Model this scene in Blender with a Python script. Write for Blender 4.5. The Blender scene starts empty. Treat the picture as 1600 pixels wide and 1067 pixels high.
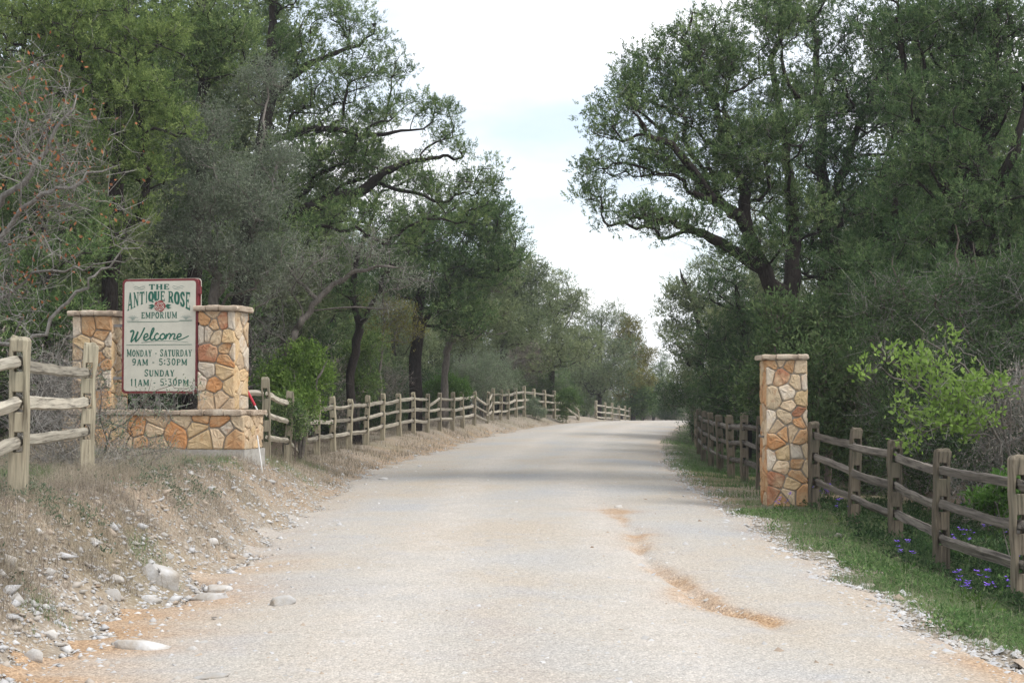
import bpy, math, random
import numpy as np
from mathutils import Vector, Matrix
S = bpy.context.scene
COL = S.collection
RNG = np.random.default_rng(7)
random.seed(7)

# ------------------------------------------------------------------ camera
FPX = 2311.0; CAMZ = 1.5
PITCH = math.atan((618.0 - 533.5) / FPX)
cam = bpy.data.cameras.new('camera'); camo = bpy.data.objects.new('camera', cam); COL.objects.link(camo)
cam.sensor_width = 36.0; cam.lens = 36.0 * FPX / 1600.0
cam.clip_end = 5000; cam.clip_start = 0.05
camo.location = (0, 0, CAMZ); camo.rotation_euler = (math.radians(90) + PITCH, 0, 0)
S.camera = camo

def P(px, py, D):
    """world point seen at photograph pixel (px,py) at world depth y = D"""
    u = (px - 800.0) / FPX; v = (533.5 - py) / FPX
    cy = math.cos(PITCH) - v * math.sin(PITCH); cz = math.sin(PITCH) + v * math.cos(PITCH)
    return Vector((u / cy * D, D, CAMZ + cz / cy * D))

# ------------------------------------------------------------------ world, sun, exposure
SUN_EL, SUN_AZ = math.radians(52), math.radians(118)   # azimuth clockwise from +Y: from the right, a little behind the camera
w = bpy.data.worlds.new('World'); S.world = w; w.use_nodes = True
nt = w.node_tree; nt.nodes.clear()
def N(nt, t, **kw):
    n = nt.nodes.new(t)
    for k, v in kw.items():
        if k == 'inp':
            for a, b in v.items(): n.inputs[a].default_value = b
        else: setattr(n, k, v)
    return n
def ramp(nt, stops, interp='LINEAR'):
    r = nt.nodes.new('ShaderNodeValToRGB'); cr = r.color_ramp; cr.interpolation = interp
    while len(cr.elements) < len(stops): cr.elements.new(0.5)
    for e, (p, c) in zip(cr.elements, stops):
        e.position = p; e.color = (c[0], c[1], c[2], 1) if not isinstance(c, (int, float)) else (c, c, c, 1)
    return r
L = nt.links.new
sky = N(nt, 'ShaderNodeTexSky', sky_type='NISHITA', sun_disc=False)
sky.sun_elevation = SUN_EL; sky.sun_rotation = SUN_AZ
sky.air_density = 1.0; sky.dust_density = 1.5; sky.ozone_density = 1.0
bg1 = N(nt, 'ShaderNodeBackground'); bg1.inputs[1].default_value = 0.13
L(sky.outputs[0], bg1.inputs[0])
tc = N(nt, 'ShaderNodeTexCoord')
mp = N(nt, 'ShaderNodeMapping'); mp.inputs['Scale'].default_value = (1, 1, 2.4); mp.inputs['Location'].default_value = (0.2, 0.6, 0.23)
L(tc.outputs['Generated'], mp.inputs[0])
nz = N(nt, 'ShaderNodeTexNoise', inp={'Scale': 3.4, 'Detail': 6.0, 'Roughness': 0.5, 'Distortion': 0.3}); L(mp.outputs[0], nz.inputs[0])
cr = ramp(nt, [(0.38, 0.40), (0.58, 1.0)]); L(nz.outputs[0], cr.inputs[0])
bg2 = N(nt, 'ShaderNodeBackground'); bg2.inputs[1].default_value = 1.0
nz2 = N(nt, 'ShaderNodeTexNoise', inp={'Scale': 5.0, 'Detail': 5.0, 'Roughness': 0.55}); L(mp.outputs[0], nz2.inputs[0])
cc = ramp(nt, [(0.3, (0.70, 0.76, 0.82)), (0.58, (1.0, 1.0, 1.01))]); L(nz2.outputs[0], cc.inputs[0])
L(cc.outputs[0], bg2.inputs[0])
mx = N(nt, 'ShaderNodeMixShader'); L(cr.outputs[0], mx.inputs[0]); L(bg1.outputs[0], mx.inputs[1]); L(bg2.outputs[0], mx.inputs[2])
wo = N(nt, 'ShaderNodeOutputWorld'); L(mx.outputs[0], wo.inputs[0])

sl = bpy.data.lights.new('sun', 'SUN'); so = bpy.data.objects.new('sun', sl); COL.objects.link(so)
sl.energy = 1.7; sl.angle = math.radians(24); sl.color = (1.0, 0.96, 0.90)
sd = Vector((math.sin(SUN_AZ) * math.cos(SUN_EL), math.cos(SUN_AZ) * math.cos(SUN_EL), math.sin(SUN_EL)))
so.rotation_euler = sd.to_track_quat('Z', 'Y').to_euler(); so.location = sd * 60

S.view_settings.view_transform = 'Standard'; S.view_settings.look = 'None'
S.view_settings.exposure = 0.70; S.view_settings.gamma = 1.0; S.view_settings.use_curve_mapping = False
S.cycles.max_bounces = 6; S.cycles.diffuse_bounces = 3; S.cycles.transmission_bounces = 3
S.cycles.transparent_max_bounces = 4; S.cycles.glossy_bounces = 2

# ------------------------------------------------------------------ materials
def mat(name, build):
    m = bpy.data.materials.new(name); m.use_nodes = True
    nt = m.node_tree; nt.nodes.clear()
    out = N(nt, 'ShaderNodeOutputMaterial')
    sh = build(nt, nt.links.new)
    nt.links.new(sh, out.inputs[0]); return m

def mixc(nt, a, b, fac, mode='MIX'):
    m = N(nt, 'ShaderNodeMix', data_type='RGBA', blend_type=mode)
    for s, v in ((6, a), (7, b), (0, fac)):
        if hasattr(v, 'is_output'): nt.links.new(v, m.inputs[s])
        elif s == 0: m.inputs[0].default_value = v
        else: m.inputs[s].default_value = (*v, 1)
    return m.outputs[2]
def noise(nt, vec, scale, detail=3.0, rough=0.55, dist=0.0):
    n = N(nt, 'ShaderNodeTexNoise', inp={'Scale': scale, 'Detail': detail, 'Roughness': rough, 'Distortion': dist})
    if vec is not None: nt.links.new(vec, n.inputs[0])
    return n.outputs[0]
def ramped(nt, fac, stops):
    r = ramp(nt, stops); nt.links.new(fac, r.inputs[0]); return r.outputs[0]
def coords(nt, which='Object', scale=None):
    t = N(nt, 'ShaderNodeTexCoord').outputs[which]
    if scale:
        m = N(nt, 'ShaderNodeMapping'); m.inputs['Scale'].default_value = scale; nt.links.new(t, m.inputs[0]); t = m.outputs[0]
    return t
def bump(nt, h, strength, dist):
    b = N(nt, 'ShaderNodeBump'); b.inputs['Strength'].default_value = strength; b.inputs['Distance'].default_value = dist
    nt.links.new(h, b.inputs['Height']); return b.outputs[0]
def pbr(nt, col, rough=0.85, nrm=None, spec=0.25, metal=0.0):
    p = N(nt, 'ShaderNodeBsdfPrincipled')
    if hasattr(col, 'is_output'): nt.links.new(col, p.inputs['Base Color'])
    else: p.inputs['Base Color'].default_value = (*col, 1)
    p.inputs['Roughness'].default_value = rough; p.inputs['Specular IOR Level'].default_value = spec
    p.inputs['Metallic'].default_value = metal
    if nrm is not None: nt.links.new(nrm, p.inputs['Normal'])
    return p.outputs[0]
def objrand(nt): return N(nt, 'ShaderNodeObjectInfo').outputs['Random']
def attr(nt, name, out='Fac'): return N(nt, 'ShaderNodeAttribute', attribute_name=name).outputs[out]

def leafmat(name, dark, mid, light, trans=0.3, var=0.12):
    def b(nt, L):
        c = ramped(nt, attr(nt, 'tint'), [(0.0, dark), (0.5, mid), (1.0, light)])
        h = N(nt, 'ShaderNodeHueSaturation'); L(c, h.inputs['Color'])
        mr = N(nt, 'ShaderNodeMapRange'); L(objrand(nt), mr.inputs[0]); mr.inputs[3].default_value = 1 - 2 * var; mr.inputs[4].default_value = 1 + 2 * var
        L(mr.outputs[0], h.inputs['Value'])
        mr2 = N(nt, 'ShaderNodeMapRange'); L(objrand(nt), mr2.inputs[0]); mr2.inputs[3].default_value = 0.5 + var * 0.12; mr2.inputs[4].default_value = 0.5 - var * 0.15
        L(mr2.outputs[0], h.inputs['Hue'])
        d = N(nt, 'ShaderNodeBsdfDiffuse'); L(h.outputs[0], d.inputs[0])
        t = N(nt, 'ShaderNodeBsdfTranslucent'); L(h.outputs[0], t.inputs[0])
        m = N(nt, 'ShaderNodeMixShader'); m.inputs[0].default_value = trans
        L(d.outputs[0], m.inputs[1]); L(t.outputs[0], m.inputs[2]); return m.outputs[0]
    return mat(name, b)
M = {}
M['juniper'] = leafmat('juniper_foliage', (0.040, 0.078, 0.030), (0.118, 0.190, 0.072), (0.265, 0.350, 0.140), 0.30)
M['juniper_dark'] = leafmat('shaded_juniper_foliage', (0.030, 0.060, 0.026), (0.088, 0.150, 0.060), (0.215, 0.295, 0.125), 0.28)  # juniper leaf darkened: shade of the right-hand woods put into the colour
M['juniper_yellow'] = leafmat('juniper_yellow_foliage', (0.050, 0.092, 0.030), (0.132, 0.205, 0.064), (0.250, 0.330, 0.115), 0.38)
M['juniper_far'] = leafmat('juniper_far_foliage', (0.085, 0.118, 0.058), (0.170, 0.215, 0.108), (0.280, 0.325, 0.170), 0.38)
M['greyleaf'] = leafmat('grey_foliage', (0.105, 0.135, 0.090), (0.185, 0.22, 0.155), (0.29, 0.325, 0.24), 0.38)
M['brush'] = leafmat('brush_foliage', (0.036, 0.068, 0.030), (0.072, 0.122, 0.050), (0.135, 0.190, 0.085), 0.35)
M['bright'] = leafmat('bright_leaf', (0.18, 0.27, 0.055), (0.29, 0.41, 0.095), (0.42, 0.54, 0.17), 0.45)
M['evergreen'] = leafmat('evergreen_shrub_leaf', (0.065, 0.130, 0.030), (0.11, 0.20, 0.045), (0.18, 0.29, 0.075), 0.35)
M['rust'] = leafmat('rust_leaf', (0.22, 0.085, 0.04), (0.36, 0.15, 0.07), (0.45, 0.24, 0.12), 0.4)
M['yellowleaf'] = leafmat('yellow_olive_leaf', (0.11, 0.11, 0.03), (0.20, 0.19, 0.05), (0.30, 0.27, 0.09), 0.35)
M['paleshrub'] = leafmat('pale_shrub_leaf', (0.10, 0.14, 0.09), (0.17, 0.22, 0.14), (0.25, 0.31, 0.20), 0.3)
M['grass'] = leafmat('green_grass', (0.070, 0.125, 0.045), (0.125, 0.220, 0.078), (0.23, 0.32, 0.13), 0.4, 0.0)
M['drygrass'] = leafmat('dry_grass', (0.185, 0.155, 0.120), (0.31, 0.27, 0.205), (0.48, 0.435, 0.335), 0.3, 0.0)
M['deadbrush'] = leafmat('dead_brush', (0.16, 0.13, 0.11), (0.26, 0.22, 0.19), (0.37, 0.325, 0.285), 0.1, 0.0)
M['flower'] = leafmat('violet_petal', (0.20, 0.10, 0.60), (0.30, 0.16, 0.80), (0.42, 0.26, 0.90), 0.3, 0.0)

def bark(name, a, b_, s=1.0):
    def b(nt, L):
        v = coords(nt, 'Object', (9 * s, 9 * s, 2.0 * s))
        n = noise(nt, v, 4.0, 5, 0.6, 0.6)
        c = ramped(nt, n, [(0.3, a), (0.7, b_)])
        return pbr(nt, c, 0.95, bump(nt, n, 0.7, 0.03), 0.1)
    return mat(name, b)
M['bark'] = bark('cedar_bark', (0.016, 0.013, 0.012), (0.050, 0.042, 0.037))
M['barkgrey'] = bark('grey_bark', (0.10, 0.088, 0.078), (0.24, 0.215, 0.19))
M['twig'] = bark('grey_twig', (0.15, 0.14, 0.125), (0.32, 0.305, 0.28))
M['twigdark'] = bark('brown_twig', (0.07, 0.055, 0.045), (0.17, 0.14, 0.12))

def wood(name, dark, light, moss, axis):
    def b(nt, L):
        oi = N(nt, 'ShaderNodeObjectInfo')
        sc = (1.2, 26, 26) if axis == 'X' else (26, 26, 1.2)
        v = coords(nt, 'Object', sc)
        ad = N(nt, 'ShaderNodeVectorMath', operation='ADD'); L(v, ad.inputs[0])
        sm = N(nt, 'ShaderNodeMath', operation='MULTIPLY'); L(oi.outputs['Random'], sm.inputs[0]); sm.inputs[1].default_value = 50
        L(sm.outputs[0], ad.inputs[1]); v = ad.outputs[0]
        g = noise(nt, v, 1.6, 6, 0.65, 0.4)
        big = noise(nt, coords(nt, 'Object'), 2.6, 3)
        c = ramped(nt, g, [(0.30, dark), (0.47, tuple(0.6 * l + 0.4 * d for l, d in zip(light, dark))), (0.62, light)])
        c = mixc(nt, c, moss, ramped(nt, big, [(0.45, 0.0), (0.75, 0.45)]))
        crk = ramped(nt, g, [(0.30, 0.0), (0.40, 1.0)])
        hv = N(nt, 'ShaderNodeHueSaturation'); L(c, hv.inputs['Color'])
        mr = N(nt, 'ShaderNodeMapRange'); L(oi.outputs['Random'], mr.inputs[0]); mr.inputs[3].default_value = 0.72; mr.inputs[4].default_value = 1.25
        L(mr.outputs[0], hv.inputs['Value'])
        return pbr(nt, hv.outputs[0], 0.9, bump(nt, crk, 0.6, 0.012), 0.15)
    return mat(name, b)
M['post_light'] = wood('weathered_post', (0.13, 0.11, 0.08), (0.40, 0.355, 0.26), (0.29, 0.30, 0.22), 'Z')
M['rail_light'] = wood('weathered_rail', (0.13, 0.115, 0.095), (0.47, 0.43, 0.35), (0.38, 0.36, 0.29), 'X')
M['post_dark'] = wood('shaded_post', (0.045, 0.036, 0.028), (0.21, 0.175, 0.13), (0.13, 0.145, 0.10), 'Z')  # post wood with the tree shade on the right fences in its colour
M['rail_dark'] = wood('shaded_rail', (0.035, 0.030, 0.028), (0.22, 0.195, 0.165), (0.085, 0.072, 0.064), 'X')  # rail wood, its tones darkened for the shade along the right roadside

def m_stone(nt, L):
    oi = N(nt, 'ShaderNodeObjectInfo')
    geo = N(nt, 'ShaderNodeNewGeometry').outputs['Position']
    n1 = noise(nt, geo, 5.0, 5, 0.6); n2 = noise(nt, geo, 34.0, 4, 0.6); n3 = noise(nt, geo, 9.0, 4, 0.6, 0.5)
    c = oi.outputs['Color']
    c = mixc(nt, c, (0.60, 0.47, 0.30), ramped(nt, n1, [(0.45, 0.0), (0.68, 0.65)]))
    c = mixc(nt, c, (0.42, 0.17, 0.06), ramped(nt, n3, [(0.56, 0.0), (0.75, 0.55)]))
    c = mixc(nt, c, (0.30, 0.30, 0.30), ramped(nt, n2, [(0.3, 0.5), (0.6, 0.0)]), 'OVERLAY')
    return pbr(nt, c, 0.9, bump(nt, n2, 0.55, 0.012), 0.15)
M['stone'] = mat('sandstone', m_stone)
def m_cap(nt, L):
    geo = N(nt, 'ShaderNodeNewGeometry').outputs['Position']
    n1 = noise(nt, geo, 7.0, 5, 0.6); n2 = noise(nt, geo, 40.0, 4, 0.6)
    c = ramped(nt, n1, [(0.3, (0.26, 0.20, 0.15)), (0.5, (0.42, 0.34, 0.26)), (0.7, (0.52, 0.45, 0.36))])
    return pbr(nt, c, 0.9, bump(nt, n2, 0.6, 0.015), 0.15)
M['cap'] = mat('cap_limestone', m_cap)
def m_mortar(nt, L):
    geo = N(nt, 'ShaderNodeNewGeometry').outputs['Position']
    n2 = noise(nt, geo, 30.0, 5, 0.65)
    return pbr(nt, ramped(nt, n2, [(0.3, (0.24, 0.205, 0.16)), (0.7, (0.38, 0.33, 0.27))]), 0.95, bump(nt, n2, 0.5, 0.01), 0.1)
M['mortar'] = mat('mortar', m_mortar)
def m_conc(nt, L):
    geo = N(nt, 'ShaderNodeNewGeometry').outputs['Position']
    n2 = noise(nt, geo, 9.0, 6, 0.65); n3 = noise(nt, geo, 70.0, 3, 0.6)
    return pbr(nt, ramped(nt, n2, [(0.3, (0.30, 0.285, 0.26)), (0.7, (0.46, 0.445, 0.41))]), 0.95, bump(nt, n3, 0.4, 0.006), 0.1)
M['concrete'] = mat('footing_concrete', m_conc)
def m_rock(nt, L):
    geo = N(nt, 'ShaderNodeNewGeometry').outputs['Position']
    n1 = noise(nt, geo, 6.0, 5, 0.6); n2 = noise(nt, geo, 50.0, 4, 0.6)
    c = ramped(nt, n1, [(0.3, (0.40, 0.34, 0.27)), (0.48, (0.48, 0.455, 0.42)), (0.7, (0.58, 0.58, 0.58))])
    h = N(nt, 'ShaderNodeHueSaturation'); L(c, h.inputs['Color'])
    mr = N(nt, 'ShaderNodeMapRange'); L(objrand(nt), mr.inputs[0]); mr.inputs[3].default_value = 0.75; mr.inputs[4].default_value = 1.1
    L(mr.outputs[0], h.inputs['Value'])
    return pbr(nt, h.outputs[0], 0.9, bump(nt, n2, 0.6, 0.01), 0.15)
M['rock'] = mat('limestone_rock', m_rock)
def m_pebble(nt, L):
    c = ramped(nt, attr(nt, 'tint'), [(0.0, (0.23, 0.17, 0.12)), (0.25, (0.42, 0.35, 0.28)), (0.5, (0.40, 0.375, 0.34)), (0.8, (0.455, 0.455, 0.46)), (1.0, (0.58, 0.57, 0.55))])
    return pbr(nt, c, 0.9, None, 0.15)
M['pebble'] = mat('gravel_stones', m_pebble)
def paint(name, col, rough=0.5):
    def b(nt, L):
        n = noise(nt, coords(nt, 'Object'), 6.0, 5, 0.6)
        c = mixc(nt, col, tuple(x * 0.72 + 0.02 for x in col), ramped(nt, n, [(0.4, 0.0), (0.8, 0.6)]))
        return pbr(nt, c, rough, None, 0.4)
    return mat(name, b)
M['cream'] = paint('cream_paint', (0.58, 0.565, 0.475)); M['red'] = paint('dark_red_paint', (0.17, 0.022, 0.025))
M['green'] = paint('green_paint', (0.012, 0.115, 0.075)); M['swirl'] = paint('grey_green_paint', (0.28, 0.33, 0.28))
M['rose'] = paint('rose_red_paint', (0.30, 0.05, 0.045)); M['white'] = paint('white_plastic', (0.72, 0.72, 0.70))
M['brightred'] = paint('red_tape', (0.50, 0.03, 0.05)); M['metal'] = paint('dull_metal', (0.22, 0.21, 0.20))

def m_road(nt, L):
    geo = N(nt, 'ShaderNodeNewGeometry').outputs['Position']
    big = noise(nt, geo, 0.35, 4, 0.55, 0.4); mid = noise(nt, geo, 2.2, 5, 0.6, 0.3); fine = noise(nt, geo, 42.0, 3, 0.65)
    vor = N(nt, 'ShaderNodeTexVoronoi', inp={'Scale': 70.0}); L(geo, vor.inputs['Vector'])
    vor2 = N(nt, 'ShaderNodeTexVoronoi', inp={'Scale': 17.0}); L(geo, vor2.inputs['Vector'])
    c = ramped(nt, big, [(0.35, (0.47, 0.415, 0.345)), (0.52, (0.465, 0.435, 0.39)), (0.68, (0.425, 0.42, 0.415))])
    c = mixc(nt, c, (0.41, 0.41, 0.42), ramped(nt, mid, [(0.52, 0.0), (0.72, 0.6)]))
    mk = N(nt, 'ShaderNodeSeparateColor'); L(attr(nt, 'mask', 'Color'), mk.inputs[0])
    dn = N(nt, 'ShaderNodeMath', operation='MULTIPLY_ADD'); L(mid, dn.inputs[0]); dn.inputs[1].default_value = 1.2; dn.inputs[2].default_value = -0.55
    da = N(nt, 'ShaderNodeMath', operation='ADD', use_clamp=True); L(mk.outputs[0], da.inputs[0]); L(dn.outputs[0], da.inputs[1])
    dm = N(nt, 'ShaderNodeMath', operation='MULTIPLY', use_clamp=True); L(da.outputs[0], dm.inputs[0]); L(mk.outputs[0], dm.inputs[1])
    orange = ramped(nt, fine, [(0.3, (0.29, 0.175, 0.095)), (0.6, (0.49, 0.335, 0.205))])
    c = mixc(nt, c, orange, dm.outputs[0])
    # single stones: their own tone, and the dark fines between them
    sc = ramped(nt, vor.outputs['Color'], [(0.1, 0.38), (0.5, 0.50), (0.9, 0.66)])
    tr = N(nt, 'ShaderNodeMath', operation='MULTIPLY', use_clamp=True); L(mk.outputs[1], tr.inputs[0]); L(ramped(nt, mid, [(0.35, 0.3), (0.6, 1.0)]), tr.inputs[1])
    c = mixc(nt, c, (0.54, 0.50, 0.45), tr.outputs[0])
    c = mixc(nt, c, sc, 0.6, 'OVERLAY')
    gap = ramped(nt, vor.outputs['Distance'], [(0.35, 0.5), (0.75, 0.34)])
    c = mixc(nt, c, gap, 0.6, 'OVERLAY')
    c = mixc(nt, c, ramped(nt, fine, [(0.3, 0.36), (0.7, 0.62)]), 0.6, 'OVERLAY')
    hm = N(nt, 'ShaderNodeMath', operation='ADD'); L(vor.outputs['Distance'], hm.inputs[0]); L(vor2.outputs['Distance'], hm.inputs[1])
    hi = N(nt, 'ShaderNodeMath', operation='MULTIPLY'); L(hm.outputs[0], hi.inputs[0]); hi.inputs[1].default_value = -1
    return pbr(nt, c, 0.95, bump(nt, hi.outputs[0], 0.55, 0.012), 0.1)
M['road'] = mat('limestone_gravel', m_road)
def m_ground(nt, L):
    geo = N(nt, 'ShaderNodeNewGeometry').outputs['Position']
    mk = N(nt, 'ShaderNodeSeparateColor'); L(attr(nt, 'mask', 'Color'), mk.inputs[0])
    mid = noise(nt, geo, 1.8, 5, 0.6, 0.3); fine = noise(nt, geo, 26.0, 4, 0.65); med = noise(nt, geo, 7.0, 4, 0.6)
    soil = ramped(nt, fine, [(0.3, (0.20, 0.165, 0.13)), (0.55, (0.34, 0.295, 0.24)), (0.72, (0.50, 0.47, 0.42))])
    litter = ramped(nt, fine, [(0.3, (0.045, 0.035, 0.026)), (0.7, (0.14, 0.105, 0.08))])
    grn = ramped(nt, med, [(0.3, (0.045, 0.070, 0.025)), (0.7, (0.10, 0.13, 0.05))])
    orange = ramped(nt, fine, [(0.3, (0.30, 0.19, 0.115)), (0.65, (0.46, 0.34, 0.23))])
    def thr(ch, k=1.6):
        a = N(nt, 'ShaderNodeMath', operation='MULTIPLY_ADD'); L(mid, a.inputs[0]); a.inputs[1].default_value = k; a.inputs[2].default_value = -k * 0.5
        s = N(nt, 'ShaderNodeMath', operation='ADD', use_clamp=True); L(ch, s.inputs[0]); L(a.outputs[0], s.inputs[1])
        m = N(nt, 'ShaderNodeMath', operation='MULTIPLY', use_clamp=True); L(s.outputs[0], m.inputs[0])
        q = N(nt, 'ShaderNodeMath', operation='MULTIPLY', use_clamp=True); L(ch, q.inputs[0]); q.inputs[1].default_value = 3.0
        L(q.outputs[0], m.inputs[1]); return m.outputs[0]
    c = mixc(nt, soil, grn, thr(mk.outputs[0])); c = mixc(nt, c, orange, thr(mk.outputs[1])); c = mixc(nt, c, litter, thr(mk.outputs[2], 0.8))
    return pbr(nt, c, 0.95, bump(nt, fine, 0.8, 0.03), 0.1)
M['ground'] = mat('bank_soil', m_ground)

# ------------------------------------------------------------------ objects helpers
def meshobj(name, verts, faces, material, parent=None, tint=None, smooth=False, mask=None, loc=None, mw=None, link=True):
    me = bpy.data.meshes.new(name)
    verts = np.asarray(verts, dtype=np.float32)
    if isinstance(faces, np.ndarray):
        nf, k = faces.shape
        me.vertices.add(len(verts)); me.vertices.foreach_set('co', verts.ravel())
        me.loops.add(nf * k); me.loops.foreach_set('vertex_index', faces.astype(np.int32).ravel())
        me.polygons.add(nf); me.polygons.foreach_set('loop_start', np.arange(0, nf * k, k, dtype=np.int32))
        me.update(calc_edges=True)
    else:
        me.from_pydata([tuple(map(float, v)) for v in verts], [], [tuple(map(int, f)) for f in faces]); me.update()
    if smooth: me.polygons.foreach_set('use_smooth', np.ones(len(me.polygons), dtype=bool))
    if tint is not None:
        a = me.attributes.new('tint', 'FLOAT', 'POINT'); a.data.foreach_set('value', np.asarray(tint, dtype=np.float32))
    if mask is not None:
        a = me.attributes.new('mask', 'FLOAT_COLOR', 'POINT')
        a.data.foreach_set('color', np.c_[mask, np.ones(len(mask))].astype(np.float32).ravel())
    me.materials.append(material)
    o = bpy.data.objects.new(name, me)
    if link: COL.objects.link(o)
    if parent is not None: o.parent = parent
    if loc is not None: o.location = loc
    if mw is not None: o.matrix_local = mw
    return o
def thing(name, label, cat, loc=(0, 0, 0), rz=0.0, group=None):
    o = bpy.data.objects.new(name, None); COL.objects.link(o); o.empty_display_size = 0.2
    o.location = loc; o.rotation_euler = (0, 0, rz); o['label'] = label; o['category'] = cat
    if group: o['group'] = group
    return o
def copy_tree(root, loc, rz, scale, label, group=None, cat=None):
    r = root.copy(); COL.objects.link(r); r.location = loc; r.rotation_euler = (0, 0, rz); r.scale = scale
    r['label'] = label
    if cat: r['category'] = cat
    if group: r['group'] = group
    elif 'group' in r: del r['group']
    for ch in list(root.children):
        c = ch.copy(); COL.objects.link(c); c.parent = r
    return r
def box(x0, x1, y0, y1, z0, z1):
    v = [(x, y, z) for z in (z0, z1) for y in (y0, y1) for x in (x0, x1)]
    f = [(0, 2, 3, 1), (4, 5, 7, 6), (0, 1, 5, 4), (2, 6, 7, 3), (0, 4, 6, 2), (1, 3, 7, 5)]
    return v, f
class MB:
    def __init__(s): s.v = []; s.f = []; s.n = 0
    def add(s, v, f):
        s.v.append(np.asarray(v, float).reshape(-1, 3)); s.f += [tuple(i + s.n for i in q) for q in f]; s.n += len(s.v[-1]); return s
    def obj(s, name, m, parent=None, **k): return meshobj(name, np.concatenate(s.v), s.f, m, parent, **k)
def tube(pts, rad, n=6, cap=True):
    pts = np.asarray(pts, float); rad = np.broadcast_to(np.asarray(rad, float), (len(pts),))
    tan = np.gradient(pts, axis=0); tan /= np.linalg.norm(tan, axis=1)[:, None] + 1e-9
    ref = np.array([0.0, 0, 1]) if abs(tan[0][2]) < 0.9 else np.array([1.0, 0, 0])
    s = np.cross(tan, ref); s /= np.linalg.norm(s, axis=1)[:, None] + 1e-9
    t = np.cross(tan, s)
    a = np.linspace(0, 2 * np.pi, n, endpoint=False)
    v = pts[:, None, :] + rad[:, None, None] * (np.cos(a)[None, :, None] * s[:, None, :] + np.sin(a)[None, :, None] * t[:, None, :])
    k = len(pts); f = []
    for i in range(k - 1):
        for j in range(n):
            f.append((i * n + j, i * n + (j + 1) % n, (i + 1) * n + (j + 1) % n, (i + 1) * n + j))
    if cap: f.append(tuple(range(n))[::-1]); f.append(tuple((k - 1) * n + j for j in range(n)))
    return v.reshape(-1, 3), f
def catmull(p, sub=6):
    p = np.asarray(p, float)
    if len(p) < 3: return p
    q = np.vstack([2 * p[0] - p[1], p, 2 * p[-1] - p[-2]]); out = []
    for i in range(1, len(q) - 2):
        for t in np.linspace(0, 1, sub, endpoint=False):
            a, b, c, d = q[i - 1:i + 3]
            out.append(0.5 * ((2 * b) + (-a + c) * t + (2 * a - 5 * b + 4 * c - d) * t * t + (-a + 3 * b - 3 * c + d) * t ** 3))
    out.append(p[-1]); return np.array(out)

# ------------------------------------------------------------------ terrain
def vnoise(x, y, seed=0):
    x = np.asarray(x, float); y = np.asarray(y, float)
    xi = np.floor(x).astype(np.int64); yi = np.floor(y).astype(np.int64); fx = x - xi; fy = y - yi
    fx = fx * fx * (3 - 2 * fx); fy = fy * fy * (3 - 2 * fy)
    def h(a, b):
        n = (a * 374761393 + b * 668265263 + seed * 1442695041) & 0xffffffff
        n = ((n ^ (n >> 13)) * 1274126177) & 0xffffffff
        return ((n ^ (n >> 16)) & 0xffff) / 65535.0
    return (h(xi, yi) * (1 - fx) + h(xi + 1, yi) * fx) * (1 - fy) + (h(xi, yi + 1) * (1 - fx) + h(xi + 1, yi + 1) * fx) * fy
def fbm(x, y, seed=0, o=3):
    return sum(vnoise(np.asarray(x) * 2 ** i, np.asarray(y) * 2 ** i, seed + i) * 0.5 ** i for i in range(o)) / sum(0.5 ** i for i in range(o)) - 0.5
TY = np.arange(-60, 420, 0.5)
def table(y, v):
    t = np.interp(TY, y, v); k = np.ones(7) / 7
    return np.convolve(np.pad(t, 3, mode='edge'), k, 'valid')
T_L = table([-60, 7, 9, 13, 21, 28, 35, 41, 50, 60, 70, 85, 110, 160, 400], [-2.9, -2.7, -2.7, -2.5, -2.7, -2.9, -2.45, -1.8, -1.0, 0.95, 4.4, 7.9, 18, 45, 200])
T_R = table([-60, 8, 11, 18.7, 26, 33, 45, 53, 62, 75, 90, 110, 160, 400], [2.9, 2.8, 2.7, 2.85, 3.1, 3.45, 4.6, 5.6, 7.2, 10.5, 15.5, 25, 52, 210])
T_Z = table([-60, 32, 42, 50, 58, 65, 70, 76, 82, 94, 120, 200, 400], [0, 0, 0.03, 0.10, 0.22, 0.32, 0.30, 0.12, -0.16, -0.75, -1.6, -2.2, -2.5])
T_B = table([-60, 5, 10, 15, 20, 24, 30, 36, 41, 50, 56, 62, 68, 80, 100, 400], [0.7, 0.7, 0.76, 0.76, 0.68, 0.46, 0.26, 0.26, 0.40, 0.42, 0.42, 0.38, 0.32, 0.05, 0.3, 0.5])
T_G = table([-60, 8, 12, 16, 20, 26, 32, 37, 50, 64, 80, 400], [-0.25, -0.24, -0.22, -0.14, 0.03, -0.05, -0.16, -0.12, -0.2, -0.3, 0.1, 0.4])
def ss(a): a = np.clip(a, 0, 1); return a * a * (3 - 2 * a)
GUL = [(2.05, 7.9), (1.75, 9.4), (1.55, 10.2), (1.38, 11.4), (1.28, 12.4), (1.26, 14.0), (1.30, 15.6), (1.30, 17.4), (1.25, 19.0), (1.2, 20.4)]
def gully(x, y):
    c = np.interp(y, [g[1] for g in GUL], [g[0] for g in GUL]) + 0.30 * fbm(np.asarray(y) * 1.3, 0 * np.asarray(y), 41, 4)
    e = ss((y - 9.0) / 1.3) * (1 - ss((y - 18.5) / 2.0)); return c, e
def edges(y, jit=True):
    l = np.interp(y, TY, T_L); r = np.interp(y, TY, T_R)
    if jit:
        l = l + 0.55 * fbm(np.asarray(y) * 0.8, 0 * np.asarray(y), 3) + 0.45 * fbm(np.asarray(y) * 3.1, 0 * np.asarray(y), 13, 4); r = r + 0.4 * fbm(np.asarray(y) * 0.9, 0 * np.asarray(y) + 9, 5) + 0.25 * fbm(np.asarray(y) * 3.3, 0 * np.asarray(y), 15, 4)
    return l, r
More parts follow.
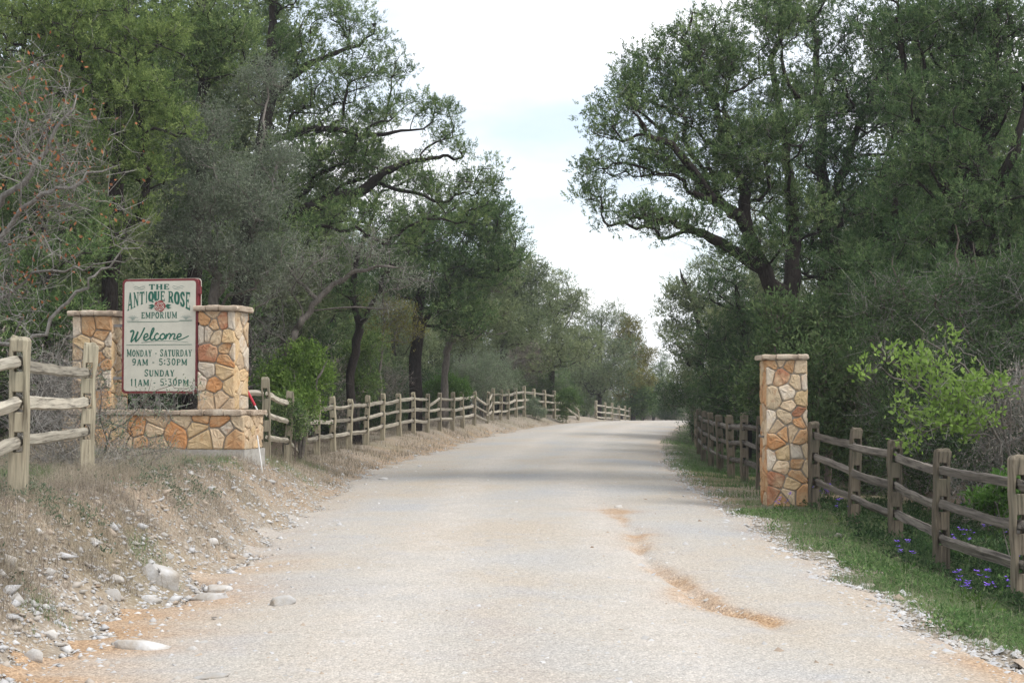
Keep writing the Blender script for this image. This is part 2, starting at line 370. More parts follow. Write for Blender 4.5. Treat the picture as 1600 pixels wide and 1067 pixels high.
def zf(x, y, road=False):
    x = np.asarray(x, float); y = np.asarray(y, float)
    l, r = edges(y, False); base = np.interp(y, TY, T_Z)
    wl = np.interp(y, [0, 12, 20, 30, 60], [1.15, 1.15, 1.0, 1.6, 1.5])
    z = base + np.interp(y, TY, T_B) * ss((l + 0.1 - x) / wl) + np.interp(y, TY, T_G) * ss((x - r - 0.1) / 1.3)
    off = np.maximum(l - 2 - x, 0) + np.maximum(x - r - 3, 0)
    z = z + 0.9 * fbm(x * 0.07, y * 0.07, 11) * np.clip(off / 8, 0, 1) + 0.02 * np.clip(off, 0, 60)
    inr = ss((x - l + 0.3) / 0.8) * ss((r + 0.3 - x) / 0.8)
    z = z + (1 - inr) * 0.10 * fbm(x * 1.7, y * 1.7, 21, 4) + inr * (0.035 * fbm(x * 0.8, y * 0.5, 31) + 0.012 * fbm(x * 6, y * 6, 33))
    mid = (l + r) / 2; hw = (r - l) / 2
    z = z + inr * 0.05 * (1 - np.clip(((x - mid) / hw) ** 2, 0, 1)) - 0.02
    c, e = gully(x, y)
    z = z - 0.06 * e * np.exp(-((x - c) / 0.075) ** 2) * np.clip(0.15 + 1.0 * vnoise(x * 0 + 3, np.asarray(y) * 1.3, 77) * np.exp(-((y - 12.0) / 3.5) ** 2) * 1.6, 0, 1.2) - 0.02 * e * np.exp(-((x - c) / 0.35) ** 2)
    return z
def z1(x, y): return float(zf(np.array([x]), np.array([y]))[0])
def grid(xs, ys):
    X, Y = np.meshgrid(xs, ys); nx = len(xs); i = np.arange(len(ys) - 1)[:, None] * nx + np.arange(nx - 1)[None, :]; i = i.ravel()
    return X.ravel(), Y.ravel(), np.c_[i, i + 1, i + nx + 1, i + nx]
def axis(segs):
    out = []
    for a, b, s in segs: out += list(np.arange(a, b, s))
    return np.array(out + [segs[-1][1]])
xs = axis([(-600, -60, 30), (-60, -20, 2), (-20, -8, 0.5), (-8, 8, 0.15), (8, 20, 0.5), (20, 60, 2), (60, 600, 30)])
ys = axis([(-300, -20, 20), (-20, 5, 1.5), (5, 26, 0.15), (26, 50, 0.3), (50, 110, 0.8), (110, 200, 5), (200, 900, 35)])
X, Y, F = grid(xs, ys); Z = zf(X, Y); l, r = edges(Y)
inside = ss((X - l) / 0.25) * ss((r - X) / 0.25)
Z = Z - 0.06 * inside
dl = l - X; dr = X - r
grn = np.where(X > r, np.clip(ss(dr / 0.5) * 0.95 - 0.35 * ss((dr - 3.5) / 2), 0, 1), 0) + np.where(X < l, 0.18 + 0.3 * fbm(X * 0.7, Y * 0.7, 8) * 2, 0)
grn = np.where((X > r) & (Y > 20) & (Y < 26), grn * 0.35, grn)
org = np.where(X < l, 0.55 * np.exp(-((Y - 40) / 18) ** 2) * np.exp(-(dl / 1.4)) + 0.30 * ss((26 - Y) / 4) * ss(dl / 1.0), 0.0) + np.where((X > r) & (Y > 20) & (Y < 30), 0.35, 0)
org = org + np.where(X < l, 0.32 * np.exp(-np.clip(dl, 0, 9) / 0.35), 0)
lit = np.where(X < l, ss((dl - np.interp(Y, [0, 20, 30, 60], [2.2, 2.4, 2.0, 1.6])) / 1.2), ss((dr - 2.2) / 1.2))
g = meshobj('ground', np.c_[X, Y, Z], F, M['ground'], mask=np.clip(np.c_[grn, org, lit], 0, 1), smooth=True); g['kind'] = 'structure'
# the road: its own sheet, following both ragged edges
ys = axis([(-20, 6.5, 0.8), (6.5, 24, 0.075), (24, 45, 0.15), (45, 90, 0.4), (90, 130, 1.5)])
t = np.linspace(0, 1, 120); T, Y, F = grid(t, ys); l, r = edges(Y); X = l + (r - l) * T
Z = zf(X, Y) + 0.012 - 0.05 * ss((0.02 - np.minimum(T, 1 - T)) / 0.02)
c, e = gully(X, Y)
midl = (l + r) / 2
gw = 0.5 + 1.1 * vnoise(Y * 1.1, 0 * Y, 43); pt_ = np.clip(0.5 + 2.4 * fbm(X * 2.3, Y * 1.1, 45, 4), 0, 1)
org = e * (np.clip(0.5 + 0.9 * np.exp(-((Y - 12.0) / 1.6) ** 2), 0, 1) * 1.2 * np.exp(-((X - c) / (0.14 * gw)) ** 2) * (0.45 + 0.55 * pt_) + 0.75 * pt_ * np.exp(-((X - c + 0.05) / (0.34 * gw)) ** 2)) + 0.30 * np.exp(-(((X - 1.25) / 0.6) ** 2 + ((Y - 20.0) / 1.6) ** 2))
org += 0.60 * np.exp(-((X - l) / 1.0) ** 2) * ss((17 - Y) / 8) + 0.35 * np.exp(-((X - l) / 0.8) ** 2) + 0.5 * np.exp(-((r - X) / 0.35) ** 2) + 0.6 * np.exp(-(((X - 2.6) / 0.35) ** 2 + ((Y - 8.0) / 0.8) ** 2))
org += 0.35 * np.exp(-((X - (l + r) / 2 + 0.1) / 0.35) ** 2) * ss((14 - Y) / 5)
o = meshobj('gravel_road', np.c_[X, Y, Z], F, M['road'], mask=np.clip(np.c_[org, 0.75 * (np.exp(-((X - midl - 0.95) / 0.38) ** 2) + np.exp(-((X - midl + 0.85) / 0.42) ** 2)), org * 0], 0, 1), smooth=True); o['kind'] = 'structure'

# ------------------------------------------------------------------ loose stone, grass and weeds on the ground
OCT = np.array([(1, 0, 0), (0, 1, 0), (-1, 0, 0), (0, -1, 0), (0, 0, 1), (0, 0, -1)], float)
OCF = np.array([(0, 1, 4), (1, 2, 4), (2, 3, 4), (3, 0, 4), (1, 0, 5), (2, 1, 5), (3, 2, 5), (0, 3, 5)])
def stones(name, x, y, size, flat=(0.35, 0.7), tint=None, lift=0.25, full=False):
    n = len(x); rng = RNG
    v = OCT[None] * (1 + rng.uniform(-0.35, 0.35, (n, 6, 1))) + rng.normal(0, 0.16, (n, 6, 3))
    sc = size[:, None] * np.c_[rng.uniform(0.7, 1.35, n), rng.uniform(0.7, 1.2, n), rng.uniform(*flat, n)]
    v = v * sc[:, None, :]; a = rng.uniform(0, 6.283, n); ca, sa = np.cos(a), np.sin(a)
    tx = rng.normal(0, 0.25, n)
    v2 = v.copy(); v2[..., 0] = v[..., 0] * ca[:, None] - v[..., 1] * sa[:, None]; v2[..., 1] = v[..., 0] * sa[:, None] + v[..., 1] * ca[:, None]
    v2[..., 2] += v2[..., 0] * tx[:, None]
    z = zf(x, y) + size * lift
    v2 += np.c_[x, y, z][:, None, :]
    f = ((OCF if full else OCF[:4])[None] + 6 * np.arange(n)[:, None, None]).reshape(-1, 3)
    if tint is None: tint = rng.beta(2.2, 1.6, n)
    o = meshobj(name, v2.reshape(-1, 3), f, M['pebble'], tint=np.repeat(tint, 6)); o['kind'] = 'stuff'; return o
def ysamp(n, a, b, p=1.7):     # denser close to the camera
    u = RNG.uniform(0, 1, n); q = 1 - p
    return (a ** q + u * (b ** q - a ** q)) ** (1 / q)
n = 30000; y = ysamp(n, 6.8, 34); l, r = edges(y); x = l + (r - l) * RNG.uniform(0, 1, n)
stones('road_gravel', x, y, RNG.gamma(3.0, 0.0028, n) + 0.0035, lift=0.15 + 0 * y)
n = 14000; y = ysamp(n, 6.8, 60, 1.35); l, r = edges(y); x = l + RNG.normal(-0.05, 0.42, n)
stones('road_edge_gravel', x, y, RNG.gamma(1.4, 0.0062, n) + 0.005, tint=RNG.beta(3.2, 1.5, n), full=True, lift=0.1)
n = 8000; y = ysamp(n, 7.5, 40, 1.3); l, r = edges(y); x = r + RNG.normal(-0.05, 0.20, n)
stones('verge_gravel', x, y, RNG.gamma(1.5, 0.0055, n) + 0.004, tint=RNG.beta(3.0, 1.6, n))
n = 2600; y = ysamp(n, 7.5, 24, 1.4); l, r = edges(y); x = l - np.abs(RNG.normal(0, 0.8, n)) - 0.1
stones('bank_stones', x, y, RNG.gamma(1.5, 0.0090, n) + 0.006, tint=RNG.beta(2.4, 2.0, n), full=True, lift=0.1)

def blades(name, x, y, h, wd, lean, m, tint=None, base=0.0):
    n = len(x); a = RNG.uniform(0, 6.283, n); b = RNG.uniform(0, 6.283, n); ln = np.abs(RNG.normal(0, lean, n)) * h
    z = zf(x, y) + base - 0.01
    sx, sy = np.cos(a) * wd / 2, np.sin(a) * wd / 2
    p0 = np.c_[x - sx, y - sy, z]; p1 = np.c_[x + sx, y + sy, z]
    mx_, my_ = x + np.cos(b) * ln * 0.35, y + np.sin(b) * ln * 0.35
    p2 = np.c_[mx_ + sx * 0.7, my_ + sy * 0.7, z + h * 0.6]; p3 = np.c_[mx_ - sx * 0.7, my_ - sy * 0.7, z + h * 0.6]
    p4 = np.c_[x + np.cos(b) * ln, y + np.sin(b) * ln, z + h * (0.98 - 0.25 * lean)]
    v = np.stack([p0, p1, p2, p3, p4], 1).reshape(-1, 3); k = 5 * np.arange(n)[:, None]
    f = np.concatenate([np.c_[k, k + 1, k + 2], np.c_[k + 3, k + 2, k + 4]])
    if tint is None: tint = RNG.beta(2, 2, n)
    o = meshobj(name, v, f, m, tint=np.repeat(tint, 5)); o['kind'] = 'stuff'; return o
def keep(x, y, d, seed, sc=1.2, k=3.0):
    return RNG.uniform(0, 1, len(x)) < np.clip(d + k * fbm(x * sc, y * sc, seed), 0, 1)
# dry weeds on the left bank
n = 230000; y = ysamp(n, 7.4, 28, 1.9); l, r = edges(y); x = l - 0.15 - RNG.uniform(0, 1, n) ** 0.8 * 3.2
k = keep(x, y, np.clip(0.10 + 1.0 * (l - x - 0.05) / 0.5, 0, 0.98), 51, 1.2, 2.2) ; x, y = x[k], y[k]; n = len(x); gp = vnoise(x * 1.1, y * 1.1, 61)
g_ = gp > 0.70
blades('dry_grass', x[~g_], y[~g_], RNG.gamma(4, 0.020, (~g_).sum()) + 0.015, 0.0042 + 0 * x[~g_], 0.75, M['drygrass'])
blades('bank_grass', x[g_], y[g_], RNG.gamma(4, 0.016, g_.sum()) + 0.02, 0.005 + 0 * x[g_], 0.6, M['grass'], tint=RNG.beta(2, 1.6, g_.sum()))
n = 50000; y = ysamp(n, 7.4, 19.5, 1.5); l, r = edges(y); x = l - 0.25 - RNG.uniform(0, 1, n) * 2.4
k = keep(x, y, 0.6, 71, 0.9, 4.0); x, y = x[k], y[k]
blades('dead_weeds', x, y, RNG.gamma(4, 0.022, len(x)) + 0.02, 0.0045 + 0 * x, 1.1, M['deadbrush'])
n = 30000; y = ysamp(n, 24, 66, 1.2); l, r = edges(y); x = l - 0.1 - RNG.uniform(0, 1, n) * 2.6
k = keep(x, y, 0.5, 81); x, y = x[k], y[k]
blades('verge_grass_far', x, y, RNG.gamma(4, 0.025, len(x)) + 0.03, 0.010 + 0 * x, 0.6, M['drygrass'], tint=RNG.beta(1.5, 3, len(x)))
n = 420; y = ysamp(n, 7.6, 19, 1.4); l, r = edges(y); x = l - 0.45 - RNG.uniform(0, 1, n) * 2.3; k = keep(x, y, 0.5, 58, 1.0, 4.0); x, y = x[k], y[k]
hb = np.repeat(RNG.uniform(0.6, 1.5, len(x)), 45); x = np.repeat(x, 45); y = np.repeat(y, 45); x = x + RNG.normal(0, 0.05, len(x)); y = y + RNG.normal(0, 0.05, len(y))
blades('dry_grass_tufts', x, y, (RNG.gamma(5, 0.022, len(x)) + 0.04) * hb, 0.0035 + 0 * x, 0.55, M['drygrass'], tint=np.clip(0.3 + 0.3 * hb + RNG.normal(0, 0.15, len(x)), 0, 1))
n = 9000; x = RNG.uniform(-6.6, -3.75, n); y = 18.95 - (x + 3.6) * 0.17 - np.abs(RNG.normal(0, 0.28, n)); k = keep(x, y, np.clip(0.75 - 0.5 * (x > -4.2), 0, 1), 59, 2.0, 1.5); x, y = x[k], y[k]
blades('wall_foot_grass', x, y, RNG.gamma(5, 0.030, len(x)) + 0.04, 0.0045 + 0 * x, 0.4, M['drygrass'])
# green verge on the right
n = 125000; y = ysamp(n, 7.6, 21.5, 1.6); l, r = edges(y); x = r + 0.02 + RNG.uniform(0, 1, n) ** 0.9 * 2.6
k = keep(x, y, np.clip(0.05 + 0.9 * (x - r) / 0.7, 0, 0.7), 91, 1.4, 2.4); x, y = x[k], y[k]
tn = np.clip(0.15 + 0.75 * vnoise(x * 1.7, y * 1.7, 93) + RNG.normal(0, 0.15, len(x)), 0, 1)
blades('green_verge_grass', x, y, (RNG.gamma(4, 0.012, len(x)) + 0.015) * (0.6 + 0.9 * vnoise(x * 2.3, y * 2.3, 94)), 0.006 + 0 * x, 0.8, M['grass'], tint=tn)
n = 4500; y = ysamp(n, 7.8, 20.5, 1.3); l, r = edges(y); x = r + 0.15 + RNG.uniform(0, 1, n) * 2.2; k = keep(x, y, 0.35, 97, 1.5, 4.0); x, y = x[k], y[k]
WX, WY = x, y
n = 9000; y = ysamp(n, 7.8, 20.5, 1.3); l, r = edges(y); x = r + RNG.uniform(0, 1, n) * 2.4
blades('dry_verge_straw', x, y, RNG.gamma(4, 0.03, n) + 0.02, 0.0035 + 0 * x, 1.0, M['drygrass'])
n = 26000; y = ysamp(n, 21.5, 62, 1.2); l, r = edges(y); x = r + RNG.uniform(0, 1, n) * 2.6
k = keep(x, y, np.where(y < 26, 0.2, 0.6), 95, 0.8, 4.0); x, y = x[k], y[k]
blades('shaded_verge_grass', x, y, RNG.gamma(4, 0.022, len(x)) + 0.02, 0.011 + 0 * x, 0.6, M['grass'], tint=RNG.beta(1.5, 2.5, len(x)))

# ROCKS
def ico(sub):
    import bmesh
    bm = bmesh.new(); bmesh.ops.create_icosphere(bm, subdivisions=sub, radius=1.0)
    v = np.array([q.co[:] for q in bm.verts]); f = np.array([[w_.index for w_ in q.verts] for q in bm.faces]); bm.free(); return v, f
ICO3 = ico(3); ICO2 = ico(2)
def rock(px, py, wpx, hpx, label, group=None, depth=0.7, seed=0, Dz=None):
    # find the ground point under the pixel
    D = 10.0
    for _ in range(40):
        p = P(px, py, D); D = D + (p.z - z1(p.x, D)) / max(0.02, (CAMZ - p.z) / D) * 0.6; D = max(6.5, min(60, D))
    p = P(px, py, D); s = D / FPX
    rx, rz = wpx * s / 2, hpx * s * 0.75
    rg = np.random.default_rng(seed + 100)
    v = ICO3[0].copy(); 
    for k in range(15):     # cut by planes: faceted limestone
        nn = rg.normal(0, 1, 3); nn[2] *= 0.8; nn /= np.linalg.norm(nn); d0 = rg.uniform(0.38, 0.78)
        dd = v @ nn - d0; v = v - np.maximum(dd, 0)[:, None] * nn * 0.92
    v += 0.008 * rg.normal(0, 1, v.shape); v = v / np.abs(v).max(0)
    v *= np.array([rx * 1.15, max(rx * depth, 0.03), rz * 1.1])
    return_o = meshobj('rock', v, ICO3[1], M['rock'])
    return_o.location = (p.x, p.y + rx * depth * 0.3, z1(p.x, p.y) + rz * 0.20); return_o.rotation_euler = (rg.normal(0, 0.08), rg.normal(0, 0.06), rg.normal(0, 0.25))
    return_o['label'] = label; return_o['category'] = 'rock'
    if group: return_o['group'] = group
    return return_o
rk = [(240, 908, 78, 38, 'largest white limestone boulder on the dry left bank'),
      (215, 1014, 100, 20, 'long flat pale rock slab sunk in the orange gravel at lower left'),
      (300, 1018, 22, 9, 'small white stone just right of the long flat slab'),
      (436, 948, 44, 18, 'flat grey rock in the left road edge gravel'),
      (344, 926, 46, 18, 'broad flat grey stone right of the big white boulder'),
      (330, 938, 62, 14, 'low pale ledge stone half buried at the road edge'),
      (178, 934, 26, 16, 'grey stone below left of the big boulder'),
      (158, 956, 22, 14, 'tan rounded stone at the lower left bank'),
      (80, 998, 28, 15, 'orange tan stone at the foot of the left bank'),
      (54, 1035, 34, 24, 'chunky pale stone in the bottom left corner'),
      (12, 940, 24, 22, 'brown stone at the left picture edge on the bank'),
      (232, 940, 34, 12, 'thin flat white stone below the big boulder'),
      (180, 908, 22, 12, 'small white stone left of the big boulder'),
      (600, 750, 16, 6, 'small dark flat stone lying on the road at mid distance'),
      (1075, 935, 18, 5, 'thin grey chip lying on the right lane'),
      (1356, 918, 26, 6, 'flat white stone at the edge of the green verge'),
      (1310, 838, 14, 8, 'pale tan stone in the grass by the fence'),
      (968, 794, 14, 6, 'grey stone in the orange washout of the road'),
      (330, 783, 20, 9, 'white stone on the bank below the masonry wall'),
      (262, 792, 18, 8, 'flat white stone among weeds left of the bank track'),
      (325, 1062, 60, 12, 'pale slab at the bottom edge in the orange gravel')]
for i, q in enumerate(rk): rock(*q[:5], seed=i)

# ------------------------------------------------------------------ rubble masonry: every stone its own mesh
TONE = {'o': (0.52, 0.27, 0.10), 'O': (0.54, 0.24, 0.07), 'r': (0.42, 0.17, 0.075), 'c': (0.58, 0.44, 0.27),
        'y': (0.60, 0.42, 0.20), 'w': (0.57, 0.49, 0.38), 't': (0.52, 0.37, 0.22)}
def clip_poly(poly, px, py, nx, ny):    # keep the side where (q-p).n <= 0
    out = []
    for i in range(len(poly)):
        a, b = poly[i], poly[(i + 1) % len(poly)]
        da = (a[0] - px) * nx + (a[1] - py) * ny; db = (b[0] - px) * nx + (b[1] - py) * ny
        if da <= 0: out.append(a)
        if (da < 0 < db) or (db < 0 < da):
            t = da / (da - db); out.append((a[0] + (b[0] - a[0]) * t, a[1] + (b[1] - a[1]) * t))
    return out
def stone_face(parent, O, U, Nn, wd, ht, seeds, out=0.02, gap=0.015, mats='stone', seed=0):
    """lay irregular stones over a rectangle: O lower-left corner, U along the face, Nn outward"""
    rg = np.random.default_rng(seed); O, U, Nn = Vector(O), Vector(U), Vector(Nn)
    pts = [(u * wd, v * ht, t) for u, v, t in seeds]
    for i, (cx, cy, tn) in enumerate(pts):
        poly = [(0.004, 0.004), (wd - 0.004, 0.004), (wd - 0.004, ht - 0.004), (0.004, ht - 0.004)]
        for j, (dx, dy, _) in enumerate(pts):
            if i == j: continue
            vx, vy = dx - cx, dy - cy; d = math.hypot(vx, vy)
            if d < 1e-5: continue
            vx /= d; vy /= d; h = d / 2 - gap / 2
            poly = clip_poly(poly, cx + vx * h, cy + vy * h, vx, vy)
            if len(poly) < 3: break
        if len(poly) < 3: continue
        q = []                                   # cut each corner a little and roughen
        n = len(poly)
        for k in range(n):
            a, b = poly[k], poly[(k + 1) % n]; ln = math.hypot(b[0] - a[0], b[1] - a[1])
            if ln < 0.012: continue
            c = min(0.3, 0.016 / ln)
            for t in ((c, 0.5, 1 - c) if ln > 0.07 else (c, 1 - c)):
                j_ = 0.0035 if 0.1 < t < 0.9 else 0.002
                q.append((min(max(a[0] + (b[0] - a[0]) * t + rg.normal(0, j_), 0.002), wd - 0.002), min(max(a[1] + (b[1] - a[1]) * t + rg.normal(0, j_), 0.002), ht - 0.002)))
        if len(q) < 4: continue
        n = len(q); mx_ = sum(a[0] for a in q) / n; my_ = sum(a[1] for a in q) / n
        th = out * rg.uniform(0.75, 1.5); tlx, tly = rg.normal(0, 0.035), rg.normal(0, 0.035)
        V = []
        for sc_, dz in ((1.0, -0.012), (1.0, 0.55 * th), (0.86, th), (0.45, th)):
            for a in q:
                x, y = mx_ + (a[0] - mx_) * sc_, my_ + (a[1] - my_) * sc_
                dd = dz if dz < 0 else dz + (x - mx_) * tlx + (y - my_) * tly + (rg.normal(0, 0.0035) if sc_ < 1 else 0)
                V.append(O + U * x + Vector((0, 0, y)) + Nn * max(dd, -0.012))
        V.append(O + U * mx_ + Vector((0, 0, my_)) + Nn * (th + 0.002))
        Fs = [(r * n + k, r * n + (k + 1) % n, (r + 1) * n + (k + 1) % n, (r + 1) * n + k) for r in range(3) for k in range(n)]
        Fs += [(3 * n + k, 3 * n + (k + 1) % n, 4 * n) for k in range(n)]
        if U.cross(Vector((0, 0, 1))).dot(Nn) < 0: Fs = [f[::-1] for f in Fs]
        o = meshobj('stone', V, Fs, M[mats], parent)
        t3 = TONE[tn]; k_ = rg.uniform(0.85, 1.12); g3 = sum(t3) / 3 * 1.06; o.color = tuple((0.82 * q_ + 0.18 * g3) * k_ for q_ in t3) + (1,)
def rand_seeds(nx, ny, seed, tones='ocytwoO', jit=0.36):
    rg = np.random.default_rng(seed)
    return [((i + 0.5 + (0.25 if j % 2 else -0.25) * (nx > 1) + rg.uniform(-jit, jit)) / nx, (j + 0.5 + rg.uniform(-jit, jit)) / ny, tones[rg.integers(len(tones))]) for j in range(ny) for i in range(nx)]
def slab_row(parent, x0, x1, y0, y1, z0, z1_, n, seed, name='cap_stone', along='x'):
    rg = np.random.default_rng(seed)
    cuts = np.sort(np.r_[0, (np.arange(1, n) + rg.uniform(-0.28, 0.28, n - 1)) / n, 1])
    for a, b in zip(cuts[:-1], cuts[1:]):
        if along == 'x': xa, xb, ya, yb = x0 + (x1 - x0) * a + 0.004, x0 + (x1 - x0) * b - 0.004, y0, y1
        else: xa, xb, ya, yb = x0, x1, y0 + (y1 - y0) * a + 0.004, y0 + (y1 - y0) * b - 0.004
        gx = np.linspace(xa, xb, 5); gy = np.linspace(ya, yb, 5); ring = [(x, ya) for x in gx[:-1]] + [(xb, y) for y in gy[:-1]] + [(x, yb) for x in gx[:0:-1]] + [(xa, y) for y in gy[:0:-1]]
        m_ = len(ring); cx, cy = (xa + xb) / 2, (ya + yb) / 2; V = []; dz = rg.normal(0, 0.006)
        jt = rg.normal(0, 0.005, (m_, 2))
        for sc_, z in ((0.96, z0), (1.0, z0 + (z1_ - z0) * 0.3), (0.995, z0 + (z1_ - z0) * 0.75), (0.93, z1_ + dz)):
            for (x, y), (jx, jy) in zip(ring, jt):
                ex = 1 if abs(x - cx) < (xb - xa) / 2 * 0.98 or (x < x0 + 0.01 or x > x1 - 0.01) else 0.2
                V.append((cx + (x - cx) * (1 - (1 - sc_) * 1) + jx * (sc_ < 1.0) , cy + (y - cy) * sc_ + jy, z + rg.normal(0, 0.003)))
        V.append((cx, cy, z1_ + dz + 0.004)); V.append((cx, cy, z0))
        Fs = [(r * m_ + k, r * m_ + (k + 1) % m_, (r + 1) * m_ + (k + 1) % m_, (r + 1) * m_ + k) for r in range(3) for k in range(m_)]
        Fs += [(3 * m_ + k, 3 * m_ + (k + 1) % m_, 4 * m_) for k in range(m_)] + [((k + 1) % m_, k, 4 * m_ + 1) for k in range(m_)]
        meshobj(name, V, Fs, M['cap'], parent)
def seeds_from(lst, x0, x1, y0, y1): return [((x - x0) / (x1 - x0), 1 - (y - y0) / (y1 - y0), t) for x, y, t in lst]

# right gate pillar
GX, GY = 3.419, 19.8; GZ = 0.02
gp_ = thing('gate_pillar', 'tall square pillar of orange and cream stone standing alone right of the road', 'stone pillar', (GX, GY, GZ))
W_, D_, H_ = 0.514, 0.50, 1.96
v, f = box(0.0, W_, 0.0, D_, -0.3, H_); meshobj('mortar_core', v, f, M['mortar'], gp_)
sR = seeds_from([(112, 170, 'w'), (140, 118, 'o'), (205, 190, 'r'), (250, 128, 'o'), (322, 140, 'c'), (305, 228, 'c'), (347, 225, 'w'), (200, 99, 't'), (150, 330, 'c'), (242, 300, 'w'), (322, 335, 'y'), (255, 372, 'c'), (225, 440, 'c'), (308, 412, 'r'), (320, 460, 'O'), (355, 445, 'w'), (122, 460, 'w'), (178, 493, 't'), (212, 535, 'o'), (268, 530, 't'), (322, 560, 'o'), (165, 590, 'O'), (205, 662, 'y'), (305, 655, 'w'), (361, 640, 'c'), (120, 690, 'w'), (200, 735, 'c'), (305, 722, 'o'), (295, 785, 'o'), (361, 740, 'c'), (170, 815, 'r'), (262, 842, 'y'), (330, 905, 'o'), (245, 905, 'c'), (200, 938, 'o'), (140, 905, 'r')], 103, 368, 95, 975)
stone_face(gp_, (-0.02, 0, 0), (1, 0, 0), (0, -1, 0), W_ + 0.04, H_, sR, seed=1)
stone_face(gp_, (0, D_, 0), (0, -1, 0), (-1, 0, 0), D_, H_, rand_seeds(2, 10, 5, 'ooOtyc'), seed=2)
stone_face(gp_, (W_, 0, 0), (0, 1, 0), (1, 0, 0), D_, H_, rand_seeds(2, 9, 6), seed=3)
stone_face(gp_, (W_ + 0.02, D_, 0), (-1, 0, 0), (0, 1, 0), W_ + 0.04, H_, rand_seeds(3, 9, 7), seed=4)
slab_row(gp_, -0.085, W_ + 0.04, -0.06, D_ + 0.06, H_ + 0.002, H_ + 0.075, 3, 8)
v, f = tube([(-0.03, 0.12, 0.93), (-0.07, 0.10, 0.93), (-0.10, 0.10, 0.95)], [0.018, 0.014, 0.020], 8); meshobj('hinge_pin', v, f, M['metal'], gp_)

# left entrance structure
EX, EY = -3.487, 19.2
st = thing('masonry_sign_base', 'low rubble stone wall carrying two square pillars at the left roadside', 'stone wall', (EX, EY, 0), math.radians(-10))
WX0 = -2.50
v, f = box(WX0, 0, 0, 0.72, 0.80, 1.245); meshobj('mortar_core', v, f, M['mortar'], st)
v, f = box(WX0 - 0.03, 0.035, -0.035, 0.755, 0.20, 0.798)
mb = MB().add(v, f); mb.obj('concrete_footing', M['concrete'], st)
wall = [(70, 800, 'c'), (60, 880, 't'), (120, 840, 'o'), (170, 795, 'y'), (165, 900, 'c'), (230, 800, 't'), (310, 795, 'c'), (225, 880, 'o'), (295, 850, 'y'), (410, 835, 'O'), (340, 912, 't'), (430, 918, 'o'), (510, 788, 't'), (488, 850, 'c'), (500, 915, 't'), (600, 860, 'O'), (645, 786, 'c'), (720, 782, 'o'), (712, 832, 'y'), (825, 800, 'O'), (740, 890, 'y'), (820, 870, 'c'), (850, 842, 'w'), (885, 885, 'o'), (930, 790, 'c')]
stone_face(st, (WX0 - 0.02, 0, 0.80), (1, 0, 0), (0, -1, 0), 2.54, 0.445, seeds_from(wall, 20, 945, 768, 945), seed=11, gap=0.016)
stone_face(st, (0, 0, 0.80), (0, 1, 0), (1, 0, 0), 0.72, 0.445, rand_seeds(6, 3, 12, 'tcytct'), seed=12, gap=0.012)
stone_face(st, (WX0, 0.72, 0.80), (0, -1, 0), (-1, 0, 0), 0.72, 0.445, rand_seeds(4, 2, 13), seed=13)
slab_row(st, WX0 - 0.05, -0.0, -0.05, 0.15, 1.247, 1.312, 9, 14, 'ledge_stone')
slab_row(st, -0.19, 0.055, 0.155, 0.77, 1.247, 1.306, 4, 15, 'ledge_stone', 'y')
slab_row(st, WX0 - 0.05, -0.195, 0.155, 0.77, 1.247, 1.300, 8, 16, 'ledge_stone')
pR = [(757, 283, 'o'), (800, 308, 'o'), (850, 292, 'r'), (908, 290, 'w'), (788, 248, 't'), (725, 345, 'w'), (770, 345, 'w'), (875, 370, 'y'), (818, 367, 'c'), (780, 450, 'r'), (872, 430, 'o'), (912, 445, 'w'), (866, 480, 'O'), (848, 540, 'y'), (770, 543, 'w'), (728, 585, 'w'), (803, 600, 'O'), (900, 620, 'y'), (768, 688, 't'), (848, 680, 't'), (885, 715, 't')]
pL = [(85, 320, 'w'), (150, 318, 'o'), (230, 305, 'o'), (262, 390, 'w'), (225, 365, 'o'), (120, 400, 'y'), (210, 405, 't'), (95, 445, 't'), (160, 450, 'c'), (215, 470, 'o'), (250, 445, 'c'), (245, 505, 'o'), (95, 530, 'c'), (150, 520, 'y'), (190, 540, 'o'), (215, 590, 'c'), (258, 570, 'w'), (95, 620, 't'), (150, 620, 'c'), (230, 670, 'o'), (140, 690, 'c'), (90, 700, 'y')]
for nm, lab, xa, xb, zt, sd_, bx in (('sign_pillar', 'stone pillar with rust brown block near its top, right of the welcome sign', -0.66, -0.19, 2.61, pR, (713, 920, 238, 732)),
                                 ('sign_pillar', 'stone pillar left of the welcome sign, half behind weeds and fence post', -2.436, -1.915, 2.56, pL, (72, 272, 262, 732))):
    ww = xb - xa; hh = zt - 1.314
    c_, s_ = math.cos(math.radians(-10)), math.sin(math.radians(-10))
    pt = thing(nm, lab, 'stone pillar', (EX + xa * c_ - 0.15 * s_, EY + xa * s_ + 0.15 * c_, 1.314), math.radians(-10), 'pillars either side of the welcome sign')
    v, f = box(0, ww, 0, 0.5, 0, hh); meshobj('mortar_core', v, f, M['mortar'], pt)
    stone_face(pt, (-0.02, 0, 0), (1, 0, 0), (0, -1, 0), ww + 0.04, hh, seeds_from(sd_, *bx), seed=21)
    stone_face(pt, (ww, 0, 0), (0, 1, 0), (1, 0, 0), 0.5, hh, rand_seeds(2, 7, 22, 'wcytwy'), seed=22)
    stone_face(pt, (0, 0.5, 0), (0, -1, 0), (-1, 0, 0), 0.5, hh, rand_seeds(2, 7, 23), seed=23)
    stone_face(pt, (ww + 0.02, 0.5, 0), (-1, 0, 0), (0, 1, 0), ww + 0.04, hh, rand_seeds(2, 6, 24), seed=24)
    slab_row(pt, -0.07, ww + 0.075, -0.065, 0.565, hh + 0.002, hh + 0.075, 3, 25)

